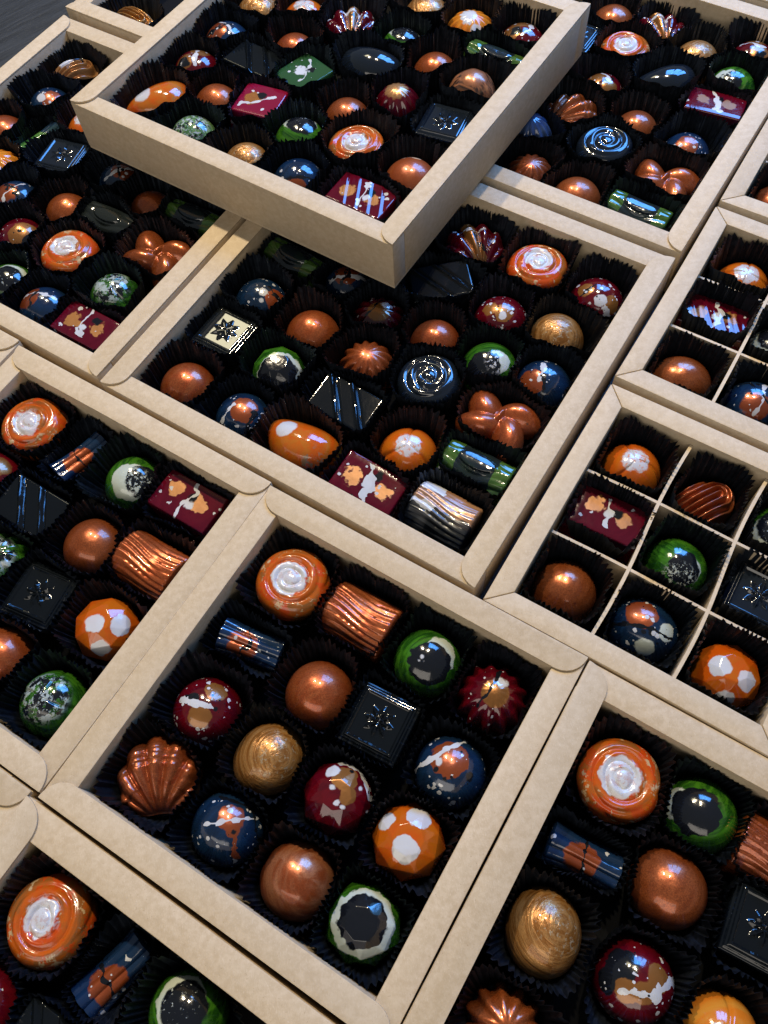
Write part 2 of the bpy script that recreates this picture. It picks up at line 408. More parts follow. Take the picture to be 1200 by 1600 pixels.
def log(L=15.5, R=12.6, mode='wood', cut=118):
    cm = math.radians(cut); zc = -R * math.cos(cm); nx, na = 44, 120
    xs = np.linspace(-L, L, nx); ps = np.linspace(-cm, cm, na); V = []
    for i, x in enumerate(xs):
        e = .8 * max(0, 1 - (L - abs(x)) / .9) ** 2
        if mode == 'wood':
            u = ps * 12.5 + .9 * math.sin(x * .17 + .6) + .8 * np.sin(x * .13 + ps * 2.6)
            r = R + .62 * np.abs(np.sin(u)) ** .75 + .16 * np.sin(2.3 * u + x * .15) - e
        elif mode == 'rib':
            fl = .90 + .20 * (x / L) ** 2 - .10 * max(0, x / L)
            r = R * fl * (.90 + .15 * np.abs(np.cos(ps * 4.0 + .25 * math.sin(x * .16))) ** .8) - 2 * e
        else:            # 'badge': long folds that part round a raised oval
            d = np.exp(-(x / 8.5) ** 2); q = np.sign(ps) * np.maximum(np.abs(ps) - .36 * d, 0)
            r = R + .8 * np.abs(np.cos(q * 5.2)) ** 1.4 - e
            ov = (x / 9.5) ** 2 + (ps / .40) ** 2
            r = r + np.where(ov < 1, .55, 0) - .5 * np.exp(-((ov - 1.15) / .22) ** 2)
        V += list(zip([x] * na, (r * np.sin(ps)).tolist(), np.maximum(zc + r * np.cos(ps), 0).tolist()))
    F = [(i * na + j, (i + 1) * na + j, (i + 1) * na + j + 1, i * na + j + 1) for i in range(nx - 1) for j in range(na - 1)]
    F += [tuple(range(na)), tuple((nx - 1) * na + j for j in range(na - 1, -1, -1))]
    F += [(i * na, i * na + na - 1, (i + 1) * na + na - 1, (i + 1) * na) for i in range(nx - 1)]
    return V, F, L, R, R + zc, 50

SHAPES = {
    'dome': lambda: dome(), 'dome_small': lambda: dome(13.6), 'egg': lambda: dome(14.2, 112, 1.12, 1.0),
    'crease': lambda: dome(14.8, 110, crease=3, depth=.060, twist=.22), 'crease4': lambda: dome(14.8, 110, crease=4, depth=.055, twist=-.25),
    'flower': lambda: dome(14.6, 105, fluted=13, depth=.085), 'facet': facet,
    'cone': lambda: cone(14.2, 26, 13, .06), 'twist_cone': lambda: cone(14.6, 19, 13, .085, .45), 'star_cone': lambda: cone(13.4, 16, 11, .11, .2),
    'pyramid': lambda: cone(15.2, 25, 6, .04, .0), 'swirl': swirl, 'swirl_b': lambda: swirl(16.0, 18.5, 12.9, 1), 'swirl_c': lambda: swirl(16.6, 20.0, 11.8, 2), 'bean': bean, 'shell': shell, 'pecan': pecan, 'bow': bow, 'tile': tile,
    'bar': lambda: bar(), 'square': lambda: bar(13, 12.2, 13), 'ridged': lambda: bar(16.4, 11.2, 13.5, 2), 'ridged3': lambda: bar(16.8, 10.8, 13.5, 4, .5),
    'log': lambda: log(), 'rib_log': lambda: log(14.6, 7.8, 'rib'), 'badge_log': lambda: log(17.5, 9.8, 'badge'),
}
KIND = {'dome': 'chocolate_dome', 'dome_small': 'chocolate_dome', 'egg': 'chocolate_egg', 'crease': 'chocolate_pleated_dome', 'crease4': 'chocolate_pleated_dome',
        'flower': 'chocolate_fluted_dome', 'facet': 'chocolate_faceted_gem', 'cone': 'chocolate_fluted_cone', 'twist_cone': 'chocolate_fluted_cone',
        'star_cone': 'chocolate_fluted_cone', 'pyramid': 'chocolate_cone', 'swirl': 'chocolate_swirl_disc', 'swirl_b': 'chocolate_swirl_disc', 'swirl_c': 'chocolate_swirl_disc', 'bean': 'chocolate_bean', 'shell': 'chocolate_shell',
        'pecan': 'chocolate_pecan', 'bow': 'chocolate_pinwheel', 'tile': 'chocolate_star_tile', 'bar': 'chocolate_bar', 'square': 'chocolate_square',
        'ridged': 'chocolate_ridged_bar', 'ridged3': 'chocolate_ridged_bar', 'log': 'chocolate_log', 'rib_log': 'chocolate_ribbed_log', 'badge_log': 'chocolate_badge_log'}
def shape_of(k):
    if k not in S_CACHE:
        V, F, a, b, h, sh = SHAPES[k]()
        S_CACHE[k] = (mesh_from(KIND[k], V, F, None, True, sh), a, b, h)
    return S_CACHE[k]

# ------------------------------------------------------------------ paint families (each call: one piece's own paint)
def rnd(seed): return random.Random(seed * 7919 + 13)
def P_copper(s, streak=False):
    r = rnd(s); k = r.uniform(.88, 1.1); c = (COPPER[0] * k, COPPER[1] * k * r.uniform(.92, 1.12), COPPER[2])
    pit = ('dots', (.10, .02, .006), (.30, .22, .25, s))
    if streak: return choc_mat('copper_shell_pale_swirl', c, [pit], brush=((.50, .20, .09), .85, .30, (5, 3, 14)), rough=.28, metal=.48, coat=.7, seed=s, flake=.35)
    return choc_mat('copper_shell', c, [pit], brush=((.42, .115, .034), r.uniform(.3, .8), r.uniform(.3, .9), (r.uniform(-6, 6), r.uniform(-6, 6), 11)), rough=r.uniform(.26, .33), metal=.52, coat=.7, seed=s, flake=.6)
def P_copperline(s):
    return choc_mat('copper_shell_cream_stroke', COPPER, [('line', (.7, .5, .34), ((-9, 6, 18), (-1, 9, 18.5), 1.2, 2))], brush=((.40, .105, .03), .5, .5), rough=.31, metal=.34, coat=.7, seed=s, flake=.3)
def P_gold(s):
    return choc_mat('gold_shell', (.29, .110, .019), [('patch', (.50, .37, .22), ((3, -4, 12), 11, .5, .58, s), .5, .3)], brush=((.50, .255, .080), .9, 1.1, (3, -3, 13)), ridge=.5, rough=.30, metal=.45, coat=.5, seed=s, flake=.25)
def P_dark(s):
    return choc_mat('dark_chocolate', DARK, (), rough=.075, coat=.2, flat=True, seed=s)
def P_blueblack(s):
    return choc_mat('black_glossy_chocolate', (.007, .011, .018), (), rough=.10, coat=1.0, flat=True, seed=s)
def P_swirl(s):
    r = rnd(s); ox, oy = r.uniform(-1.5, 1.5), r.uniform(-1.5, 1.5)
    L = [('patch', REDO, ((0, 0, 14), 30, .10, .52, s)), ('patch', (.50, .36, .20), ((0, 0, 12), 30, .17, .60, s + 4)), ('ring', (.50, .095, .008), (9.0, 11.0, 5.0, 1.0)),
         ('blob', WHITE, ((ox, oy, 18.5), 7.4 + r.uniform(-.8, 1.2), 5.0, .5)), ('patch', (.50, .42, .42), ((ox, oy, 18.5), 7, .30, .55, s)),
         ('patch', (.50, .18, .10), ((r.uniform(-4, 4), r.uniform(-4, 4), 18), 5, .5, .62, s + 1))]
    return choc_mat('orange_swirl_paint', (.50, .10, .005), L, brush=((.20, .085, .022), .9, .5, (1, 1, 10)), rough=.20, coat=.45, seed=s)
def P_redswirl(s): return P_swirl(s)
def P_red(s, gold=2, black=True):
    r = rnd(s); L = []
    for k in range(gold):
        a = r.uniform(0, 6.28) if k else r.uniform(1.6, 3.2); d = r.uniform(4, 8)
        L.append(('blob', GOLD, ((d * math.cos(a), d * math.sin(a), 18), r.uniform(4.6, 6.2), 3.0), .6, .3))
    if black: L += [('blob', BLACK, ((r.uniform(-5, 5), r.uniform(-6, 4), 20), r.uniform(3, 4.4), 6.0))]
    a = r.uniform(0, 3.1)
    L += [('line', WHITE, ((8 * math.cos(a), 8 * math.sin(a), 19), (-5 * math.cos(a + .6), -5 * math.sin(a + .6), 20), 1.0, 4)),
          ('dots', WHITE, (.30, .55, .42, s)), ('dots', WHITE, (.9, .6, .10, s + 5)), ('dots', BLACK, (.26, .45, .3, s + 1))]
    return choc_mat('red_splattered_paint', RED, L, brush=((.125, .0025, .006), .7, .6), rough=.13, coat=1.0, seed=s)
def P_redbar(s):
    r = rnd(s); L = [('blob', GOLD, ((-8 + r.uniform(-1, 1), r.uniform(-1.5, 2.5), 13.5), 4.3, 8.0), .30, .34), ('blob', GOLD, ((7 + r.uniform(-1, 1), r.uniform(-2.5, 1.5), 13.5), 4.1, 8.0), .30, .34),
                     ('blob', BLACK, ((r.uniform(1, 4), r.uniform(2, 5), 13.5), 2.6, 4)),
                     ('line', WHITE, ((r.uniform(-3, 0), 9, 13.5), (r.uniform(0, 4), -7, 13.5), 1.05, 5)), ('dots', WHITE, (.30, .5, .45, s)), ('blob', WHITE, ((r.uniform(-1, 3), r.uniform(-3, 1), 13.5), 2.2, 4))]
    return choc_mat('red_bar_paint', (.080, .0012, .010), L, brush=((.105, .003, .013), .6, .35), rough=.085, coat=.5, flat=True, seed=s)
def P_blue(s, n=1):
    r = rnd(s); L = []
    for k in range(n):
        a = r.uniform(0, 6.28); d = r.uniform(1, 6)
        L.append(('blob', COPPER, ((d * math.cos(a), d * math.sin(a), 18), r.uniform(6.2, 7.6), 4.0), .6, .3))
    a = r.uniform(0, 3.1)
    L += [('line', WHITE, ((9 * math.cos(a), 9 * math.sin(a), 18), (-8 * math.cos(a + .3), -8 * math.sin(a + .3), 19), .8, 3)),
          ('line', BLACK, ((10 * math.cos(a + 1.2), 10 * math.sin(a + 1.2), 16), (-6 * math.cos(a + 1.5), -6 * math.sin(a + 1.5), 20), .8, 6)),
          ('dots', WHITE, (.34, .42, .4, s)), ('dots', WHITE, (.9, .6, .10, s + 5)), ('dots', BLACK, (.27, .5, .35, s + 2))]
    return choc_mat('blue_copper_paint', BLUE, L, brush=((.006, .016, .045), .75, .45), rough=.14, coat=1.0, seed=s)
def P_bluespot(s):
    L = [('blob', COPPER, ((-3, 6, 18), 6.6, 3.0), .6, .3), ('blob', (.62, .66, .58), ((7, -6, 14), 4.6, 1.0)), ('blob', (.62, .66, .58), ((10, 4, 14), 4.4, 1.5)),
         ('line', BLACK, ((-10, -2, 16), (9, 0, 18), .8, 5)), ('dots', WHITE, (.3, .42, .4, s)), ('dots', BLACK, (.27, .4, .3, s + 2))]
    return choc_mat('blue_white_spot_paint', BLUE, L, brush=((.010, .024, .06), .7, .4), rough=.12, coat=1.0, seed=s)
def P_green(s, big=8.5):
    r = rnd(s); a = r.uniform(0, 6.28); c = (3.0 * math.cos(a), 3.0 * math.sin(a), 19)
    c2 = (c[0] + 2.6 * math.cos(a + 1), c[1] + 2.6 * math.sin(a + 1), 19)
    L = [('blob', (.55, .60, .50), (c2, big + 1.0, 4)), ('blob', BLACK, (c, big, 3.0)), ('patch', (.50, .56, .54), (c2, big * .8, .55, .63, s))]
    return choc_mat('green_brushed_paint', GREEN, L, brush=((.055, .20, .012), .85, .8, (6 * math.cos(a), 6 * math.sin(a), 12)), rough=.12, coat=1.0, seed=s)
def P_greenpatch(s):
    L = [('patch', (.36, .43, .43), ((0, 0, 19), 11, .22, .50, s)), ('patch', BLACK, ((0, 0, 19), 12, .20, .52, s + 5)), ('patch', (.45, .52, .54), ((0, 0, 19), 9, .5, .62, s + 2))]
    return choc_mat('green_white_patch_paint', GREEN, L, brush=((.05, .18, .012), .8, .8), rough=.11, coat=1.0, seed=s)
def P_greenlog(s):
    L = [('slab', (.010, .016, .022), (0, -9.5, 9.5, 2.2))]
    return choc_mat('green_log_paint', (.030, .075, .012), L, brush=((.085, .18, .035), .7, .9, (0, 30, 0)), rough=.13, coat=1.0, seed=s)
def P_darklog(s): return choc_mat('dark_log_chocolate', (.012, .016, .016), (), rough=.16, coat=.8, seed=s)
def P_orange_spots(s):
    r = rnd(s); a0 = r.uniform(0, 2); L = []
    for k in range(3):
        a = a0 + k * 2.1; L.append(('blob', WHITE, ((8.0 * math.cos(a), 8.0 * math.sin(a), 18.0), 3.7, 1.6)))
    return choc_mat('orange_white_spot_paint', ORANGE, L, brush=((.44, .122, .006), .65, .25), rough=.14, coat=.9, seed=s)
def P_orange_crease(s):
    L = [('blob', WHITE, ((0, 0, 20), 6.2, 5.5)), ('patch', (.62, .25, .14), ((0, 0, 20), 6.5, .5, .56, s))]
    return choc_mat('orange_white_top_paint', (.52, .125, .006), L, brush=((.56, .080, .006), .7, .3), rough=.15, coat=.9, seed=s)
def P_orange_bean(s):
    L = [('blob', WHITE, ((-7, 1, 16), 5.4, 1.5)), ('patch', (.24, .17, .10), ((9, -4, 10), 9, .16, .54, s))]
    return choc_mat('orange_bean_paint', ORANGE, L, brush=((.42, .16, .015), .7, .22), rough=.11, coat=1.0, seed=s)
def P_redflower(s):
    L = [('blob', GOLD, ((1, -1, 20), 6.4, 2), .6, .3), ('blob', WHITE, ((2, 5, 19), 3.2, 6)), ('line', BLACK, ((-3, -9, 18), (-1, 9, 19), .8, 3)), ('dots', WHITE, (.36, .5, .5, s))]
    return choc_mat('red_flower_paint', RED, L, brush=((.125, .0025, .006), .7, .6), rough=.12, coat=1.0, seed=s)
def P_redcone(s):
    L = [('blob', (.50, .26, .10), ((0, 0, 22), 6.5, 1.5), .6, .3), ('blob', WHITE, ((5, -7, 12), 3.6, 6)), ('dots', WHITE, (.34, .5, .4, s))]
    return choc_mat('red_cone_paint', RED, L, brush=((.11, .002, .008), .6, .5), rough=.12, coat=1.0, seed=s)
def P_redshell(s):
    L = [('slab', GOLD, (0, -3.6, 3.6, 3.0), .6, .3), ('line', WHITE, ((-8, 9, 13), (6, 4, 14), .8, 4)), ('dots', WHITE, (.30, .6, .45, s)), ('line', BLACK, ((1, 2, 14), (5, -9, 12), .8, 3))]
    return choc_mat('red_shell_paint', RED, L, brush=((.11, .002, .008), .6, .5), rough=.12, coat=1.0, seed=s)
def P_bluelog(s):
    r = rnd(s); x0 = r.uniform(-8, -3)
    L = [('blob', COPPER, ((x0 + 5, -2.5, 12), 7.2, 5.0), .45, .3), ('line', BLACK, ((x0 + 6, -8, 12), (x0 + 5, 9, 12), .7, 5)), ('dots', WHITE, (.32, .5, .4, s)), ('dots', WHITE, (.34, .4, .3, s + 4))]
    return choc_mat('blue_copper_log_paint', (.006, .024, .072), L, brush=((.008, .022, .06), .7, .3), rough=.13, coat=1.0, seed=s)
def P_greenrib(s): return choc_mat('green_rib_paint', (.04, .13, .02), [('slab', (.012, .03, .06), (0, 4, 30, 4))], brush=((.12, .28, .05), .7, .4), rough=.13, coat=1.0, seed=s)
def P_birch(s):
    L = [('slab', (.010, .013, .016), (1, -20, -1.5, 4.5)), ('slab', WHITE, (0, -30, -4, 7.0)), ('slab', (.33, .17, .085), (1, -1.0, 5.5, 3.0), .4, .3), ('slab', (.008, .01, .012), (1, -20, -4.0, 4))]
    return choc_mat('brown_white_log_paint', (.34, .18, .09), L, brush=((.20, .09, .045), .6, .5, (0, 30, 0)), rough=.30, coat=.35, seed=s)
def P_fan(s):
    L = [('blob', WHITE, ((-1, 4, 15), 5.2, 3)), ('blob', BLACK, ((7, 5, 14), 4.5, 3))]
    return choc_mat('brown_fan_paint', (.30, .13, .04), L, brush=((.40, .20, .07), .6, .5), rough=.2, metal=.3, coat=.7, seed=s)
def P_goldfan(s): return choc_mat('gold_fan_paint', (.46, .23, .06), [('slab', (.06, .03, .015), (1, -30, -8, 2))], brush=((.25, .10, .03), .6, .4), rough=.25, metal=.5, coat=.6, seed=s)
def P_browncone(s):
    return choc_mat('brown_streaked_paint', (.035, .022, .018), [('blob', (.38, .15, .07), ((0, 0, 23), 7, 5), .5, .3)], brush=((.40, .16, .07), .9, .6, (0, 60, 0)), rough=.2, coat=.7, seed=s)
def P_bluecone(s):
    return choc_mat('blue_orange_paint', (.05, .09, .20), [('blob', (.45, .17, .03), ((5, -5, 10), 8, 5))], rough=.15, coat=.9, seed=s)
def P_greensq(s):
    L = [('blob', WHITE, ((-1, 2, 13), 3.8, 7)), ('line', WHITE, ((-8, -4, 13), (9, 5, 13), .9, 5)), ('dots', WHITE, (.35, .5, .5, s)), ('blob', BLACK, ((4, -2, 13), 2.4, 5))]
    return choc_mat('green_square_paint', (.022, .075, .025), L, rough=.13, coat=.9, flat=True, seed=s)
def P_redsq(s):
    L = [('blob', GOLD, ((-4, 0, 13), 5, 4), .6, .3), ('line', WHITE, ((-10, -6, 13), (9, 6, 13), 1.0, 5)), ('blob', BLACK, ((0, 4, 13), 2.6, 5)), ('dots', WHITE, (.32, .5, .45, s))]
    return choc_mat('red_square_paint', (.20, .004, .03), L, rough=.14, coat=.9, flat=True, seed=s)
def P_cream(s): return choc_mat('dark_glossy_tile', (.010, .012, .012), (), rough=.05, coat=1.0, flat=True, seed=s)
def P_orange_flower(s):
    return choc_mat('orange_petal_paint', (.64, .17, .012), [('blob', WHITE, ((-2, -2, 19), 5.4, 6)), ('blob', WHITE, ((6, -6, 14), 3.2, 3))], brush=((.60, .26, .03), .7, .4), rough=.14, coat=.9, seed=s)
def P_silvergreen(s):
    return choc_mat('silver_green_paint', (.06, .16, .06), [('patch', (.40, .46, .48), ((0, 0, 19), 11, .45, .52, s)), ('patch', BLACK, ((0, 0, 20), 12, .4, .54, s + 2))], brush=((.2, .34, .12), .7, .7), rough=.14, coat=.9, seed=s)
PAINT = {k[2:]: v for k, v in list(globals().items()) if k.startswith('P_')}

# ------------------------------------------------------------------ the table
def link(name, me, parent=None, loc=(0, 0, 0), rz=0.0):
    o = bpy.data.objects.new(name, me); COL.objects.link(o); o.location = loc; o.rotation_euler = (0, 0, rz)
    if parent: o.parent = parent
    return o
V = [(x, y, z) for z in (0, -30) for (x, y) in ((-900, -500), (1000, -500), (1000, 1100), (-900, 1100))]
tb = link('table_top', mesh_from('table_top', V, [(0, 1, 2, 3), (7, 6, 5, 4), (0, 4, 5, 1), (1, 5, 6, 2), (2, 6, 7, 3), (3, 7, 4, 0)], M_TABLE, False))
tb['kind'] = 'structure'

# ------------------------------------------------------------------ boxes
def prism(poly, z0, z1, bev=0.0, mat=M_KRAFT):
    bm = bmesh.new()
    lo = [bm.verts.new((x * .001, y * .001, z0 * .001)) for x, y in poly]; hi = [bm.verts.new((x * .001, y * .001, z1 * .001)) for x, y in poly]
    n = len(poly); bm.faces.new(hi); bm.faces.new(lo[::-1])
    for k in range(n): bm.faces.new((lo[k], lo[(k + 1) % n], hi[(k + 1) % n], hi[k]))
    bmesh.ops.recalc_face_normals(bm, faces=bm.faces)
    if bev:
        es = [e for e in bm.edges if e.calc_face_angle(0) > math.radians(25)]
        bmesh.ops.bevel(bm, geom=es, offset=bev * .001, segments=2, affect='EDGES', profile=.5, clamp_overlap=True)
    me = bpy.data.meshes.new('card'); bm.to_mesh(me); bm.free()
    me.polygons.foreach_set('use_smooth', [True] * len(me.polygons)); me.set_sharp_from_angle(angle=math.radians(35))
    me.materials.append(mat); return me

BOXES = {}
def make_box(key, u, v, rot, su, sv, rim, tongues, z, label, dividers=0, group=None):
    """local x runs along v (photo: down-right), local y along u (photo: up-right); origin = inner left corner"""
    r = R0 + math.radians(rot)
    ox = (CU[0] * u + CV[0] * v) * .001; oy = (CU[1] * u + CV[1] * v) * .001
    e = bpy.data.objects.new('cardboard_box', None); COL.objects.link(e)
    e.empty_display_size = .05
    e.location = (ox, oy, z); e.rotation_euler = (0, 0, r - math.pi / 2)
    e['label'] = label; e['category'] = 'box'; e['group'] = group or 'kraft chocolate boxes'
    H = RIM * 1000; a, b = sv, su           # a = size along x, b = along y
    jit = random.Random(key)
    link('base', prism([(-rim + .4, -rim + .4), (a + rim - .4, -rim + .4), (a + rim - .4, b + rim - .4), (-rim + .4, b + rim - .4)], 0.0, 1.6), e)
    link('dark_floor_sheet', prism([(.3, .3), (a - .3, .3), (a - .3, b - .3), (.3, b - .3)], 1.6, 1.9, 0, M_DARK_SHEET), e)  # added black sheet, keeps the floor dark where it shows between cups
    tp = 1.15; lowz = H - tp
    def wall(p0, p1, inn, out, over):
        """p0->p1 inner edge ends; out = outward unit vector; over: flap laps the neighbours"""
        d = Vector((p1[0] - p0[0], p1[1] - p0[1])); Ln = d.length; d /= Ln; o_ = Vector(out)
        bw = jit.uniform(-.45, .55); NB = 9
        def run(a_, b_, off):       # slightly bowed edge from a_ to b_
            return [a_ + (b_ - a_) * (k / NB) + o_ * (off + bw * math.sin(math.pi * k / NB)) for k in range(NB + 1)]
        A0, A1 = Vector(p0), Vector(p1)
        if tongues == 'mitre':
            q = run(A0 + d * .15, A1 - d * .15, 0) + run(A1 + d * (rim - .2), A0 - d * (rim - .2), rim)
            return link('wall', prism([tuple(x) for x in q], 1.6, H, .55), e)
        if over:
            q = run(A0 + d * .1, A1 - d * .1, 0) + run(A1 - d * .1, A0 + d * .1, rim)
            wl = link('wall', prism([tuple(x) for x in q], 1.6, lowz - .02, .25), e)
            # the lapping flap with rounded ends
            rr = rim * .985; pts = run(A0, A1, 0)[1:-1]
            for k in range(13):
                t = k / 12 * math.pi / 2; pts.append(A1 + o_ * (rr - rr * math.cos(t)) + d * (rr * math.sin(t) ** .9))
            pts += run(A1, A0, rr)[1:-1]
            for k in range(12, -1, -1):
                t = k / 12 * math.pi / 2; pts.append(A0 + o_ * (rr - rr * math.cos(t)) - d * (rr * math.sin(t) ** .9))
            link('rim_flap', prism([tuple(x) for x in pts], lowz, H, .28), wl)
            return wl
        q = run(A0 - d * (rim - .1), A1 + d * (rim - .1), 0) + run(A1 + d * (rim - .1), A0 - d * (rim - .1), rim)
        return link('wall', prism([tuple(x) for x in q], 1.6, lowz - .06, .55), e)
    uo = tongues == 'u'
    wall((0, 0), (a, 0), None, (0, -1), not uo); wall((0, b), (a, b), None, (0, 1), not uo)
    wall((0, 0), (0, b), None, (-1, 0), uo); wall((a, 0), (a, b), None, (1, 0), uo)
    if dividers:
        top = H - 4.6
        for k in (1, 2):
            bend = jit.uniform(-1.2, 1.2)
            for (ax, ln, wd) in ((0, b, a), (1, a, b)):
                n = 24; P0 = []
                for i in range(n + 1):
                    t = i / n; off = wd * k / 3 + bend * math.sin(t * math.pi * 2) * (.5 if ax else 1)
                    P0.append((t * (ln - .6) + .3, off))
                L = [(y, x) if ax == 0 else (x, y) for x, y in P0]
                Vv, Fv = [], []
                th = .75 if ax == 0 else .65; tz = top if ax == 0 else top - .25
                for (x, y) in L:
                    dx, dy = (th, 0) if ax == 0 else (0, th)
                    Vv += [(x - dx, y - dy, 1.7), (x + dx, y + dy, 1.7), (x + dx, y + dy, tz), (x - dx, y - dy, tz)]
                for i in range(n):
                    p, q = i * 4, i * 4 + 4
                    Fv += [(p + c, p + (c + 1) % 4, q + (c + 1) % 4, q + c) for c in range(4)]
                Fv += [(0, 1, 2, 3), (n * 4 + 3, n * 4 + 2, n * 4 + 1, n * 4)]
                link('divider', mesh_from('divider', Vv, Fv, M_EDGE, False), e)
    BOXES[key] = dict(o=(ox, oy), r=r, z=z, a=a, b=b, spots=[])
    return e
SM, BG, TR = 136, 189, 107
make_box('A', -33.9, -137.2, .41, SM, SM, 11.0, 'v', 0, 'kraft box of sixteen at front centre, whole rim in view')
make_box('D', -33.1, -295.6, .25, SM, SM, 11.0, 'v', 0, 'kraft box of sixteen cut by the left edge at mid height')
make_box('F', -34.4, 22.2, .42, SM, SM, 11.8, 'u', 0, 'kraft box of sixteen in the bottom right corner')
make_box('G', -194.8, -139.9, -.0, SM, SM, 12.4, 'u', 0, 'kraft box of sixteen in the bottom left corner')
make_box('H', -191.6, -298.2, .1, SM, SM, 11.0, 'v', 0, 'kraft box at the left edge showing only its rim corner, low down')
make_box('P', -31.0, -455.6, .1, SM, SM, 11.0, 'v', 0, 'kraft box at the left edge showing only its rim corner, mid height')
make_box('B', 128.2, -245.0, -.18, BG, BG, 11.0, 'u', 0, 'large kraft box in the middle, half under the stacked box')
make_box('E', 129.8, -459.1, -.04, BG, BG, 11.0, 'u', 0, 'large kraft box at upper left beside bare table, under the stacked box')
make_box('J', 345.2, -243.4, -.42, BG, BG, 11.0, 'u', 0, 'large kraft box at upper right behind the stacked box')
make_box('M', 347.4, -464.0, 0, BG, BG, 11.0, 'v', 0, 'large kraft box at the top left edge, mostly behind stacked box')
make_box('N', 560.0, -190.0, 0, BG, BG, 11.0, 'v', 0, 'kraft box at the top right corner showing a sliver of rim')
make_box('C', 123.6, -30.0, .05, TR, TR, 9.8, 'mitre', 0, 'small kraft box with card dividers at right, nine compartments in view', 1)
make_box('K', 254.8, -30.6, 0, TR, TR, 9.8, 'mitre', 0, 'small kraft box with card dividers at upper right edge, second of them', 1)
make_box('L', 386.0, -30.4, 0, TR, TR, 9.8, 'mitre', 0, 'small kraft box at the right edge, topmost of the divided ones', 1)
make_box('I', 252.7, -359.2, -.91, BG, BG, 11.0, 'u', RIM + .0002, 'large kraft box stacked on top of the others at upper centre')

BOXNAME = {'A': 'front centre box', 'B': 'middle large box', 'C': 'divided right box', 'D': 'left edge box', 'E': 'upper left box', 'F': 'bottom right box',
           'G': 'bottom left box', 'I': 'stacked top box', 'J': 'upper right box', 'K': 'upper divided box', 'L': 'topmost divided box', 'M': 'top edge box'}

